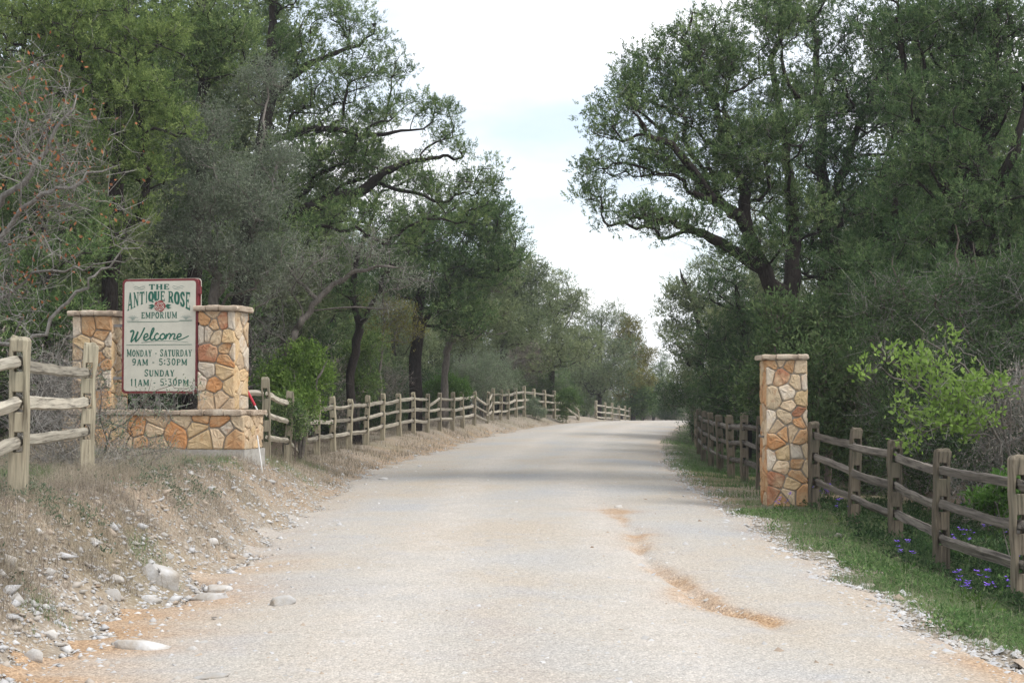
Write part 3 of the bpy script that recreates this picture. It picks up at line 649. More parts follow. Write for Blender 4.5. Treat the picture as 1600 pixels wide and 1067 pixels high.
# ------------------------------------------------------------------ the sign
SX0, SX1, SZ0, SZ1 = -1.754, -0.694, 1.53, 3.045
c_, s_ = math.cos(math.radians(-10)), math.sin(math.radians(-10))
SW, SH = SX1 - SX0, SZ1 - SZ0
sg = thing('welcome_sign', 'tall cream sign with dark red border and green lettering between the left pillars', 'sign', (EX + SX0 * c_ - 0.16 * s_, EY + SX0 * s_ + 0.16 * c_, SZ0), math.radians(-10))
def rrect(x0, x1, z0, z1_, r, y0, y1, n=5):
    ring = []
    for cx, cz, a0 in ((x1 - r, z0 + r, -90), (x1 - r, z1_ - r, 0), (x0 + r, z1_ - r, 90), (x0 + r, z0 + r, 180)):
        for k in range(n): a = math.radians(a0 + 90 * k / (n - 1)); ring.append((cx + r * math.cos(a), cz + r * math.sin(a)))
    m_ = len(ring); V = [(x, y0, z) for x, z in ring] + [(x, y1, z) for x, z in ring]
    return V, [tuple(range(m_)), tuple(range(m_, 2 * m_))[::-1]] + [((k + 1) % m_, k, k + m_, (k + 1) % m_ + m_) for k in range(m_)]
v, f = rrect(0, SW, 0, SH, 0.05, 0, 0.05); meshobj('frame', v, f, M['red'], sg)
v, f = rrect(0.03, SW - 0.03, 0.03, SH - 0.03, 0.04, -0.004, 0.001); meshobj('panel', v, f, M['cream'], sg)
v, f = rrect(0.02, SW + 0.022, -0.004, SH + 0.008, 0.05, 0.056, 0.07); meshobj('back_sheet', v, f, M['cream'], sg)
v, f = rrect(0.02, SW + 0.018, 0.0, SH, 0.05, 0.051, 0.055); meshobj('edge_trim', v, f, M['red'], sg)
for z in (0.25, 0.62, 0.98, 1.36):
    v, f = box(SW - 0.012, SW + 0.028, -0.006, 0.06, z - 0.05, z + 0.05); meshobj('bracket', v, f, M['red'], sg)
for z in (0.2, 0.9):
    v, f = box(-0.165, 0.0, 0.02, 0.045, z - 0.02, z + 0.02); meshobj('wall_tie', v, f, M['metal'], sg)
PW, PH = SW - 0.06, SH - 0.06
def sx(x): return 0.03 + (x - 330) / 367 * PW
def sz(y): return 0.03 + (1 - (y - 88) / 572) * PH
LAY = [0]
def ribbon(mb, pts, w0, w1=None, warp=None):
    """a flat painted stroke with slight thickness on the panel"""
    p = np.asarray(pts, float); w1 = w0 if w1 is None else w1
    t = np.gradient(p, axis=0) if len(p) > 1 else p; t /= np.linalg.norm(t, axis=1)[:, None] + 1e-9
    nn = np.c_[-t[:, 1], t[:, 0]]; wv = np.linspace(w0, w1, len(p))[:, None] / 2
    a, b = p + nn * wv, p - nn * wv
    if warp: a = np.array([warp(*q) for q in a]); b = np.array([warp(*q) for q in b])
    LAY[0] = (LAY[0] + 1) % 12; y = -0.0050 - 0.0002 * LAY[0]; k = len(p)
    V = [(x, y, z) for x, z in a] + [(x, y, z) for x, z in b]
    Fc = [(i, i + 1, k + i + 1, k + i) for i in range(k - 1)]
    mb.add(V, Fc)
def arc(cx, cy, rx, ry, a0, a1, n=10):
    return [(cx + rx * math.cos(math.radians(a0 + (a1 - a0) * i / n)), cy + ry * math.sin(math.radians(a0 + (a1 - a0) * i / n))) for i in range(n + 1)]
TK, TN, SF = 0.25, 0.12, 0.07     # stem, thin stroke, serif (unit letter heights, x in letter widths)
def stem(x, y0=0, y1=1, s0=True, s1=True):
    r = [([(x, y0), (x, y1)], TK)]
    if s0: r.append(([(x - 0.22, y0 + SF / 2), (x + 0.22, y0 + SF / 2)], SF))
    if s1: r.append(([(x - 0.22, y1 - SF / 2), (x + 0.22, y1 - SF / 2)], SF))
    return r
GL = {
 'T': (0.95, stem(0.5, 0, 1, True, False) + [([(0.04, 0.94), (0.96, 0.94)], TN), ([(0.07, 0.72), (0.07, 1)], 0.1), ([(0.93, 0.72), (0.93, 1)], 0.1)]),
 'H': (1.05, stem(0.2) + stem(0.8) + [([(0.2, 0.5), (0.8, 0.5)], TN)]),
 'E': (0.9, stem(0.24) + [([(0.2, 0.06), (0.92, 0.06)], TN), ([(0.2, 0.94), (0.9, 0.94)], TN), ([(0.25, 0.5), (0.65, 0.5)], TN), ([(0.9, 0), (0.9, 0.28)], 0.1), ([(0.88, 0.74), (0.88, 1)], 0.1), ([(0.65, 0.38), (0.65, 0.62)], 0.09)]),
 'A': (1.0, [([(0.14, 0), (0.47, 1)], 0.12), ([(0.82, 0), (0.5, 1)], TK), ([(0.25, 0.3), (0.72, 0.3)], 0.1), ([(0.0, 0.035), (0.3, 0.035)], SF), ([(0.62, 0.035), (1.0, 0.035)], SF)]),
 'N': (1.0, [([(0.18, 0), (0.18, 1)], 0.13), ([(0.14, 0.97), (0.84, 0.03)], TK), ([(0.84, 0), (0.84, 1)], 0.13), ([(0, 0.035), (0.38, 0.035)], SF), ([(0.62, 0.965), (1.02, 0.965)], SF), ([(0, 0.965), (0.25, 0.965)], SF)]),
 'I': (0.5, stem(0.5)),
 'O': (0.95, [(arc(0.5, 0.5, 0.37, 0.44, 0, 360, 18), 0.2)]),
 'Q': (0.95, [(arc(0.5, 0.5, 0.37, 0.44, 0, 360, 18), 0.2), ([(0.5, 0.22), (0.7, 0.02), (0.95, -0.12)], 0.15)]),
 'U': (1.0, [([(0.2, 1), (0.2, 0.35)] + arc(0.5, 0.35, 0.3, 0.3, 180, 270, 5), 0.24), (arc(0.5, 0.35, 0.3, 0.3, 270, 360, 5) + [(0.8, 1)], 0.13), ([(0, 0.965), (0.4, 0.965)], SF), ([(0.62, 0.965), (1.0, 0.965)], SF)]),
 'R': (1.0, stem(0.22) + [([(0.22, 0.94), (0.55, 0.94)] + arc(0.55, 0.72, 0.24, 0.22, 90, -90, 8) + [(0.22, 0.5)], 0.14), ([(0.5, 0.5), (0.78, 0.06), (1.0, 0.05)], 0.2)]),
 'S': (0.85, [(catmull([(0.85, 0.74), (0.66, 0.92), (0.4, 0.93), (0.19, 0.76), (0.34, 0.57), (0.66, 0.43), (0.82, 0.25), (0.62, 0.07), (0.35, 0.07), (0.14, 0.26)], 4), 0.18), ([(0.86, 0.66), (0.86, 1)], 0.08), ([(0.13, 0), (0.13, 0.34)], 0.08)]),
 'M': (1.25, [([(0.15, 0), (0.15, 1)], 0.11), ([(0.12, 1), (0.5, 0.15)], 0.22), ([(0.5, 0.12), (0.8, 1)], 0.1), ([(0.84, 0), (0.84, 1)], 0.22), ([(0, 0.035), (0.3, 0.035)], SF), ([(0.68, 0.035), (1, 0.035)], SF), ([(0, 0.965), (0.25, 0.965)], SF), ([(0.75, 0.965), (1, 0.965)], SF)]),
 'P': (0.9, stem(0.24) + [([(0.24, 0.94), (0.6, 0.94)] + arc(0.6, 0.71, 0.27, 0.23, 90, -90, 8) + [(0.24, 0.48)], 0.15)]),
 'D': (1.0, stem(0.22) + [([(0.2, 0.94), (0.5, 0.94)] + arc(0.5, 0.5, 0.36, 0.44, 90, -90, 10) + [(0.2, 0.06)], 0.17)]),
 'Y': (1.0, stem(0.5, 0, 0.5, True, False) + [([(0.16, 1), (0.5, 0.42)], TK), ([(0.84, 1), (0.5, 0.42)], 0.12), ([(0, 0.965), (0.36, 0.965)], SF), ([(0.64, 0.965), (1, 0.965)], SF)]),
 '0': (0.85, [(arc(0.5, 0.5, 0.34, 0.44, 0, 360, 18), 0.2)]),
 '1': (0.6, stem(0.5, 0, 1, True, False) + [([(0.2, 0.78), (0.5, 0.97)], 0.12)]),
 '3': (0.85, [([(0.16, 0.94), (0.82, 0.94), (0.48, 0.58)] + arc(0.46, 0.31, 0.36, 0.26, 80, -150, 9), 0.17)]),
 '5': (0.85, [([(0.82, 0.94), (0.24, 0.94), (0.2, 0.55)] + arc(0.46, 0.32, 0.36, 0.26, 110, -150, 9), 0.17)]),
 '9': (0.85, [(arc(0.5, 0.68, 0.32, 0.26, 0, 360, 14), 0.18), ([(0.82, 0.7), (0.78, 0.3), (0.5, 0.06), (0.2, 0.1)], 0.17)]),
 '-': (0.6, [([(0.15, 0.45), (0.85, 0.45)], 0.13)]), ':': (0.35, [([(0.5, 0.15), (0.5, 0.33)], 0.5), ([(0.5, 0.62), (0.5, 0.8)], 0.5)]), ' ': (0.55, [])}
def write(text, x0, x1, y0, y1, warp=None, mat_='green', small=None, bold=1.0):
    """set a line of slab capitals in the box x0..x1, y0..y1 (zoomed photo pixels of the sign)"""
    gapw = 0.14; tot = sum(GL[c][0] * (1 if not small or k in small else 0.9) for k, c in enumerate(text)) + gapw * (len(text) - 1)
    X = 0.0
    mb = MB(); Hm = (y1 - y0) / 572 * PH; Wm = sx(x1) - sx(x0)
    for k, ch in enumerate(text):
        w_ = GL[ch][0] * (1 if not small or k in small else 0.9); hs = 1.12 if small and k in small else 1.0
        for pts, sw in GL[ch][1]:
            p = [(sx(x0) + (X + q[0] * w_) / tot * Wm, (q[1] * hs) * Hm + sz(y1)) for q in pts]
            hor = abs(pts[0][0] - pts[-1][0]) > 3 * abs(pts[0][1] - pts[-1][1]) and len(pts) == 2
            unit = Hm if hor else (w_ / tot * Wm) * (0.62 + 0.38 / max(w_, 0.5)) if len(pts) == 2 else 0.5 * (Hm + w_ / tot * Wm)
            ribbon(mb, p, sw * unit * bold, warp=warp)
        X += w_ + gapw
    return mb.obj('lettering', M[mat_], sg)
write('THE', 456, 562, 104, 132, bold=1.15)
cxs = sx(507)
def archw(x, z):
    zt = sz(147); zb = sz(245); q = (x - cxs) / (sx(670) - cxs)
    t = (z - zb) / (zt - zb); low = sz(190 + 54 * min(abs(q), 1.1) ** 1.7); top = sz(140 + 8 * q * q)
    return (x, low + (top - low) * t)
write('ANTIQUE', 346, 540, 147, 245, warp=archw); write('ROSE', 556, 670, 147, 245, warp=archw)
write('EMPORIUM', 418, 602, 249, 282)
write('MONDAY - SATURDAY', 345, 680, 446, 480, small=(0, 9)); write('9AM - 5:30PM', 372, 656, 494, 526, small=(0, 6, 7, 8, 9))
write('SUNDAY', 436, 592, 551, 583, small=(0,)); write('11AM - 5:30PM', 364, 665, 600, 633, small=(0, 1, 7, 8, 9, 10))
# the slanting brush script
mb = MB(); XH = 34.0
def scr(pts, w0, w1=None):
    p = catmull([(x, y) for x, y in pts], 5); ribbon(mb, [(sx(x), sz(y)) for x, y in p], w0 / 367 * PW, (w1 or w0) / 367 * PW)
scr([(362, 352), (372, 345), (380, 352), (372, 380), (366, 403)], 9); scr([(366, 405), (384, 385), (402, 350)], 6)
scr([(402, 350), (392, 380), (390, 402)], 10); scr([(390, 404), (412, 380), (436, 330)], 6, 8)
scr([(432, 384), (452, 374), (450, 362), (438, 366), (432, 386), (442, 396), (460, 386)], 7)
scr([(460, 388), (480, 352), (484, 334), (476, 338), (466, 375), (472, 394), (486, 386)], 7)
scr([(508, 366), (500, 360), (488, 376), (492, 392), (504, 392), (516, 382)], 7.5)
scr([(530, 362), (518, 372), (518, 388), (530, 391), (541, 378), (536, 364), (528, 362)], 7.5)
scr([(550, 363), (548, 378), (544, 391)], 8.5); scr([(547, 382), (560, 363), (570, 366), (564, 391)], 7); scr([(567, 382), (580, 364), (592, 367), (586, 390), (598, 388)], 7)
scr([(602, 383), (622, 375), (622, 364), (610, 366), (602, 384), (612, 394), (634, 388), (664, 374)], 7.5, 5)
scr([(420, 408), (500, 400), (600, 402), (662, 408)], 2.2, 1.2)
mb.obj('script_lettering', M['green'], sg)
mb = MB()
for a, b, y in ((345, 612, 300), (612, 680, 297), (342, 680, 420)): ribbon(mb, [(sx(a), sz(y)), (sx(b), sz(y - 1))], 0.006)
mb.obj('rule', M['green'], sg)
for sgn, c0 in ((1, 410), (-1, 604)):
    mb = MB()
    for pts in ([(-34, 0), (-18, -6), (0, 4), (14, 8), (26, 0), (20, -6), (12, 0)], [(-28, 8), (-10, 4), (8, -4), (24, -8)], [(-10, 12), (6, 12), (20, 8)]):
        p = catmull([(c0 + sgn * x, 120 + y) for x, y in pts], 5); ribbon(mb, [(sx(a), sz(b)) for a, b in p], 0.008, 0.004)
    mb.obj('flourish', M['swirl'], sg)
for c0 in (374, 648):
    mb = MB()
    for k in range(7):
        a = math.radians(-150 + k * 20); p = catmull([(c0, 288), (c0 + 16 * math.cos(a), 284 + 12 * math.sin(a)), (c0 + 32 * math.cos(a), 290 + 26 * math.sin(a))], 5)
        ribbon(mb, [(sx(q[0]), sz(q[1])) for q in p], 0.010, 0.004)
    ribbon(mb, [(sx(c0 - 32), sz(292)), (sx(c0 + 32), sz(291))], 0.006)
    mb.obj('flourish', M['swirl'], sg)
def disc(cx, cy, r, y, n=20, wob=0.06):
    return [(sx(cx), y, sz(cy))] + [(sx(cx + r * (1 + wob * math.cos(5 * a)) * math.cos(a)), y, sz(cy + r * (1 + wob * math.cos(5 * a)) * math.sin(a))) for a in np.linspace(0, 2 * np.pi, n, endpoint=False)], [(0, k + 1, (k + 1) % n + 1) for k in range(n)]
rs = meshobj('rose_emblem', *disc(514, 218, 29, -0.0082), M['rose'], sg)
mb = MB(); ribbon(mb, [(sx(514 + r_ * math.cos(a)), sz(218 + r_ * math.sin(a))) for a, r_ in zip(np.linspace(0, 16, 60), np.linspace(4, 24, 60))], 0.006)
for k in range(5): ribbon(mb, [(sx(514 + q * math.cos(1.26 * k + d)), sz(218 + q * math.sin(1.26 * k + d))) for q, d in ((12, 0), (20, 0.4), (28, 0.5))], 0.006)
for i in range(len(mb.v)): mb.v[i][:, 1] -= 0.004
mb.obj('petal_line', M['cream'], rs)
for s_n in (-1, 1):
    for dy in (0, 1):
        ll = [(0, 0), (14, -9 + 14 * dy), (34, -2 + 12 * dy), (16, 6 + 12 * dy)]
        V = [(sx(514 + s_n * (26 + a)), -0.0078 - 0.0005 * dy, sz(216 + b)) for a, b in ll]; meshobj('leaf_emblem', V, [(0, 1, 2, 3)], M['green'], sg)

# marker rods by the wall end
def rod(name, a, b, r, m_, label, cat, extra=None):
    a, b = Vector(a), Vector(b); t = thing(name, label, cat, a)
    v, f = tube([(0, 0, 0), b - a], r, 8); meshobj('rod', v, f, M[m_], t)
    if extra:
        for (t0, t1, mm) in extra:
            v, f = tube([(b - a) * t0, (b - a) * t1], r * 1.6, 8); meshobj('reflective_band', v, f, M[mm], t)
p0 = P(411, 719, 19.3); rod('marker_stake', (p0.x, p0.y, z1(p0.x, p0.y) - 0.05), P(402, 680, 19.35), 0.009, 'white', 'thin white stake leaning on the right end of the stone wall', 'stake')
p1 = P(403, 634, 20.3); rod('reflector_rod', (p1.x + 0.02, p1.y, 1.25), P(386, 610, 20.35), 0.012, 'white', 'red and white reflector rod leaning behind the right sign pillar', 'rod', [(0.35, 0.98, 'brightred')])

# ------------------------------------------------------------------ split rail fences: each post and each rail a part
HS = 0.035
def post_mesh(h, wd, dp, slots, seed, below=0.35):
    rg = np.random.default_rng(seed)
    xs_ = [-wd / 2, -HS, HS, wd / 2]; zs = [-below, 0.0]
    for z in slots: zs += [z - 0.075, z + 0.075]
    zs += [h - 0.03, h]
    solid = lambda i, k: not (i == 1 and k >= 2 and k < 2 + 2 * len(slots) - 1 + 0 and (k % 2 == 1 if False else (k - 1) % 2 == 0 and (k - 1) <= 2 * len(slots)) and False)
    nx, nz = 3, len(zs) - 1
    hole = set()
    for z in slots:
        k = zs.index(z - 0.075); hole.add((1, k))
    idx = {}; V = []; Fs = []
    bend = rg.normal(0, 0.006, (len(zs), 2)); tw = rg.normal(0, 0.02)
    def vid(i, j, k):
        q = (i, j, k)
        if q not in idx:
            sx_ = 0.80 if (k == nz) else 1.0
            idx[q] = len(V); z = zs[k]
            V.append((xs_[i] * sx_ + bend[k][0] + rg.normal(0, 0.003), (dp / 2 if j else -dp / 2) * sx_ + bend[k][1] + rg.normal(0, 0.003), z + (rg.normal(0, 0.008) if k == nz else 0)))
        return idx[q]
    for i in range(nx):
        for k in range(nz):
            if (i, k) in hole: continue
            Fs.append((vid(i, 0, k), vid(i + 1, 0, k), vid(i + 1, 0, k + 1), vid(i, 0, k + 1)))
            Fs.append((vid(i + 1, 1, k), vid(i, 1, k), vid(i, 1, k + 1), vid(i + 1, 1, k + 1)))
            if i == 0 or (i - 1, k) in hole: Fs.append((vid(i, 1, k), vid(i, 0, k), vid(i, 0, k + 1), vid(i, 1, k + 1)))
            if i == nx - 1 or (i + 1, k) in hole: Fs.append((vid(i + 1, 0, k), vid(i + 1, 1, k), vid(i + 1, 1, k + 1), vid(i + 1, 0, k + 1)))
            if k == nz - 1 or (i, k + 1) in hole: Fs.append((vid(i, 0, k + 1), vid(i + 1, 0, k + 1), vid(i + 1, 1, k + 1), vid(i, 1, k + 1)))
            if k == 0 or (i, k - 1) in hole: Fs.append((vid(i, 1, k), vid(i + 1, 1, k), vid(i + 1, 0, k), vid(i, 0, k)))
    return V, Fs
def rail_mesh(ln, seed, hh=0.050, tt=0.028):
    rg = np.random.default_rng(seed); n = 10; V = []; m_ = 7
    ang = np.sort(rg.uniform(0, 2 * np.pi, m_) * 0.25 + np.linspace(0, 2 * np.pi, m_, endpoint=False)); rr = rg.uniform(0.8, 1.15, m_)
    wz = np.cumsum(rg.normal(0, 0.0045, n + 1)); wz -= np.linspace(wz[0], wz[-1], n + 1); wy = np.cumsum(rg.normal(0, 0.004, n + 1)); wy -= np.linspace(wy[0], wy[-1], n + 1)
    sag = -0.012 * np.sin(np.linspace(0, np.pi, n + 1)) * rg.uniform(-0.8, 1.8)
    for i in range(n + 1):
        t = i / n; e = min(t, 1 - t); tp = 0.62 + 0.38 * min(1, e / 0.10); tw = rg.normal(0, 0.05)
        for a, r_ in zip(ang, rr):
            V.append((t * ln, math.cos(a + tw) * tt * r_ * tp * rg.uniform(0.92, 1.08) + wy[i], math.sin(a + tw) * hh * r_ * tp * rg.uniform(0.92, 1.08) + wz[i] + sag[i]))
    Fs = [(i * m_ + j, i * m_ + (j + 1) % m_, (i + 1) * m_ + (j + 1) % m_, (i + 1) * m_ + j) for i in range(n) for j in range(m_)]
    Fs += [tuple(range(m_))[::-1], tuple(n * m_ + j for j in range(m_))]
    return V, Fs
def fence(label, pts, mp_, mr, heights=(1.0, 0.68, 0.36), h=1.2, wd=0.13, dp=0.13, dz=None, broken=None, lean=None, skip=()):
    """pts: (x, y) of each post"""
    x0, y0 = pts[0]; t = thing('split_rail_fence', label, 'fence', (x0, y0, z1(x0, y0)))
    B = t.location; meshes = {}
    for i, (x, y) in enumerate(pts):
        a, b = pts[max(i - 1, 0)], pts[min(i + 1, len(pts) - 1)]; ang = math.atan2(b[1] - a[1], b[0] - a[0])
        hk = h * random.uniform(0.97, 1.05)
        # slots open along the fence line: post local x = across the fence
        V, Fs = post_mesh(hk, wd * random.uniform(0.9, 1.15), dp * random.uniform(0.9, 1.1), heights[::-1], i * 7 + len(pts))
        lx, ly = random.gauss(0, 0.02), random.gauss(0, 0.02)
        if lean and i in lean: lx, ly = lean[i]
        o = meshobj('post', V, Fs, M[mp_], t)
        o.matrix_local = Matrix.Translation(Vector((x, y, z1(x, y))) - B) @ Matrix.Rotation(ly, 4, 'Y') @ Matrix.Rotation(lx, 4, 'X') @ Matrix.Rotation(ang - math.pi / 2, 4, 'Z')
        bv = o.modifiers.new('bevel', 'BEVEL'); bv.width = 0.006; bv.segments = 1; bv.limit_method = 'ANGLE'
        if i == len(pts) - 1: continue
        xb, yb = pts[i + 1]
        for k, hz in enumerate(heights):
            if (i, k) in skip: continue
            za, zb = z1(x, y) + hz, z1(xb, yb) + hz
            if broken and (i, k) in broken: da, db = broken[(i, k)]; za += da; zb += db
            p = Vector((x, y, za + random.gauss(0, 0.012))); q = Vector((xb, yb, zb + random.gauss(0, 0.012))); d = q - p; ln = d.length
            d.normalize(); off = Vector((-d.y, d.x, 0)) * (0.006 if i % 2 else -0.006)
            V, Fs = rail_mesh(ln + 0.20, i * 31 + k * 7 + len(pts))
            yv = Vector((0, 0, 1)).cross(d); yv.normalize(); zv = d.cross(yv)
            mt = Matrix((d, yv, zv)).transposed().to_4x4(); mt.translation = p - d * 0.10 + off - B
            meshobj('rail', V, Fs, M[mr], t, mw=mt)
    return t
def pd(lst): return [((px - 800) / FPX * D, D) for px, D in lst]
fence('pale split rail fence on the left bank ending at the stone wall', [(-3.45, 8.6)] + pd([(31, 11.1), (139, 14.6)]), 'post_light', 'rail_light', h=1.22, wd=0.13, dp=0.13, heights=(1.0, 0.70, 0.40))
fence('long pale split rail fence winding uphill along the left roadside', pd([(417, 21.9), (450, 25.2), (474, 28.4), (497, 31.2), (521, 33.2), (546, 35), (572, 37), (598, 39), (624, 41), (646, 43), (668, 45), (687, 47), (707, 49), (723, 51), (741, 53), (761, 55), (769, 56.8), (782, 58.2), (794, 59.6), (806, 61), (819, 62.3), (834, 63.2), (851, 64), (866, 65), (885, 66), (904, 67.2)]),
      'post_light', 'rail_light', lean={14: (0.0, 0.02), 15: (0.0, 0.05), 25: (0.0, -0.16), 2: (0.02, 0.05)},
      broken={(1, 2): (0, -0.30), (10, 0): (-0.25, 0.05), (14, 0): (0, -0.30), (14, 1): (0, -0.28), (14, 2): (0, -0.28), (15, 0): (-0.30, 0), (15, 1): (-0.25, 0), (24, 0): (-0.05, -0.55), (24, 2): (0.1, -0.22)}, wd=0.12, dp=0.12)
x0, y0 = pd([(417, 21.9)])[0]
sf = thing('split_rail_fence', 'short stub of pale rails joining the stone wall to the long fence', 'fence', (x0, y0, z1(x0, y0)))
for k, hz in enumerate((1.0, 0.66)):
    V, Fs = rail_mesh(0.62, 900 + k); meshobj('rail', V, Fs, M['rail_light'], sf, mw=Matrix.Translation((-0.64, -0.17, hz)) @ Matrix.Rotation(math.radians(14), 4, 'Z'))
fence('distant pale split rail fence standing beyond the crest of the road', pd([(931, 80), (945, 82), (956, 84), (967, 87), (976, 90), (983, 94)]), 'post_light', 'rail_light')
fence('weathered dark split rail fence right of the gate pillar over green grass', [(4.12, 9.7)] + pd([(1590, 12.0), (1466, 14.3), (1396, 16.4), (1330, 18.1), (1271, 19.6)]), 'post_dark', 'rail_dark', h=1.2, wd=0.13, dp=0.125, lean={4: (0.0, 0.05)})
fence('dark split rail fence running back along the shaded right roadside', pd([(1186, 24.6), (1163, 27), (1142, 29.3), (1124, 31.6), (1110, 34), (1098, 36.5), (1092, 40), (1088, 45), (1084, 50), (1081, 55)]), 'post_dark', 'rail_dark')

# ------------------------------------------------------------------ trees
def skeleton(limbs, targets, rg, minz=0.8, seg=0.35, up=0.25, jit=0.07, kpath=0.22):
    """limbs: polylines in local metres (first starts at the base). Grow a branch to every target."""
    pos = []; par = []; plen = []; frc = []
    for li, lb in enumerate(limbs):
        pts, rad = lb
        c = catmull(pts, 5)
        rr = np.interp(np.linspace(0, 1, len(c)), np.linspace(0, 1, len(rad)), rad)
        if li == 0 or not pos: prev = -1
        else: prev = int(np.argmin(np.linalg.norm(np.array(pos) - c[0], axis=1)))
        for k, q in enumerate(c):
            if k == 0 and prev >= 0: continue
            w_ = min(1, k / 3) if prev < 0 or k else 0
            q = q + rg.normal(0, 0.025, 3) * w_
            pl = 0 if prev < 0 else plen[prev] + np.linalg.norm(q - pos[prev])
            pos.append(np.array(q, float)); par.append(prev); plen.append(pl); frc.append(rr[k]); prev = len(pos) - 1
    n0 = len(pos)
    cap_ = n0 + len(targets) * 14
    PA = np.zeros((cap_, 3)); PL = np.zeros(cap_); PA[:n0] = pos; PL[:n0] = plen; cnt = n0
    order = np.argsort(np.linalg.norm(targets - PA[0], axis=1)); tips = []
    for ti in order:
        c = targets[ti]; A = PA[:cnt]
        dv = c - A; d = np.linalg.norm(dv, axis=1)
        cost = d + kpath * PL[:cnt] + np.where(A[:, 2] < minz, 50, 0) + 0.8 * np.maximum(0, A[:, 2] - c[2])
        p = int(np.argmin(cost)); p0 = A[p].copy(); dd = d[p]
        pdv = (p0 - A[par[p]]) if par[p] >= 0 else np.array([0, 0, 1.0]); pdv = pdv / (np.linalg.norm(pdv) + 1e-6)
        p1 = p0 + pdv * dd * 0.3 + (c - p0) * 0.2 + np.array([0, 0, up * dd * rg.uniform(-0.4, 1)]) + rg.normal(0, jit * dd, 3)
        m_ = max(2, min(12, int(dd / seg)))
        prev = p
        for k in range(1, m_ + 1):
            t = k / m_; q = (1 - t) ** 2 * p0 + 2 * t * (1 - t) * p1 + t * t * c + (rg.normal(0, 0.03, 3) if k < m_ else 0)
            PA[cnt] = q; PL[cnt] = PL[prev] + np.linalg.norm(q - PA[prev]); par.append(prev); frc.append(0); prev = cnt; cnt += 1
        tips.append(prev)
    P_ = PA[:cnt]; par = np.array(par); cn = np.zeros(cnt); 
    for t in tips: cn[t] += 1
    for i in range(cnt - 1, 0, -1):
        if par[i] >= 0: cn[par[i]] += cn[i]
    return P_, par, cn, np.array(frc), tips
def tubes_np(P_, par, cn, frc, r0, pw=0.45, rmax=0.4):
    cn = np.maximum(cn, 1); rad = np.minimum(r0 * cn ** pw, rmax); rad = np.where(frc > 0, np.maximum(frc, rad * 0.6), rad)
    for i in range(len(rad)):
        if par[i] >= 0: rad[i] = min(rad[i], rad[par[i]])
    best = {}
    for i in range(len(par)):
        p = par[i]
        if p >= 0 and (p not in best or cn[i] + (1e4 if frc[i] > 0 else 0) > cn[best[p]] + (1e4 if frc[best[p]] > 0 else 0)): best[p] = i
    V = []; Fq = []; off = 0
    for i in range(len(par)):
        p = par[i]
        if p >= 0 and best.get(p) == i: continue
        ch = [p] if p >= 0 else []; k = i
        while True:
            ch.append(k)
            if k not in best: break
            k = best[k]
        if len(ch) < 2: continue
        r = rad[ch].copy()
        if p >= 0: r[0] = r[1]
        r[-1] = min(r[-1], r0 * 0.5)
        n = 9 if r[0] > 0.09 else 6 if r[0] > 0.04 else 4 if r[0] > 0.02 else 3
        v, f = tube(P_[ch], r, n, cap=False)
        if n == 9: v = v + RNG.normal(0, 0.012, v.shape)
        V.append(v); Fq.append(np.array(f) + off); off += len(v)
    return np.concatenate(V), np.concatenate(Fq)
def unit(v): return v / (np.linalg.norm(v, axis=-1, keepdims=True) + 1e-9)
def foliage_np(C, R, rg, pl=0.0, nt_=26, k=12, Ln=0.055, W=0.020, flat=0.75, upb=0.5, spread=0.85, broad=False, tmean=0.5, tufr=0.03, shell=0.5, bias=0.25):
    n = len(C); T = n * nt_
    d = unit(rg.normal(0, 1, (T, 3))); d[:, 2] += bias; d = unit(d)
    rr = rg.uniform(0, 1, T) ** shell
    c = np.repeat(C, nt_, 0); R_ = np.repeat(R, nt_)
    q = c + d * (R_ * rr)[:, None] * np.array([1, 1, flat])
    nrm = unit(d * 0.8 + np.array([0, 0, upb]) + rg.normal(0, 0.35, (T, 3)))
    tt = np.clip(np.repeat(rg.normal(tmean, 0.16, n), nt_) + rg.normal(0, 0.20, T), 0, 1)
    qn = np.repeat(q, k, 0) + rg.normal(0, tufr, (T * k, 3)) + np.repeat(nrm, k, 0) * (pl * rg.uniform(0, 1, T * k) ** 0.8)[:, None]; dn = unit(np.repeat(nrm, k, 0) + rg.normal(0, spread * 0.6, (T * k, 3)))
    sd_ = unit(np.cross(dn, rg.normal(0, 1, (T * k, 3)))); ll = (Ln * rg.uniform(0.6, 1.4, T * k))[:, None]; ww = (W * rg.uniform(0.7, 1.3, T * k))[:, None] / 2
    tv = np.clip(np.repeat(tt, k) + rg.normal(0, 0.12, T * k), 0, 1)
    if broad:
        m_ = qn + dn * ll * 0.45; V = np.stack([qn, m_ + sd_ * ww, qn + dn * ll, m_ - sd_ * ww], 1).reshape(-1, 3)
        F_ = np.arange(T * k * 4).reshape(-1, 4); return V, F_, np.repeat(tv, 4)
    V = np.stack([qn - sd_ * ww, qn + sd_ * ww, qn + dn * ll], 1).reshape(-1, 3)
    return V, np.arange(T * k * 3).reshape(-1, 3), np.repeat(tv, 3)
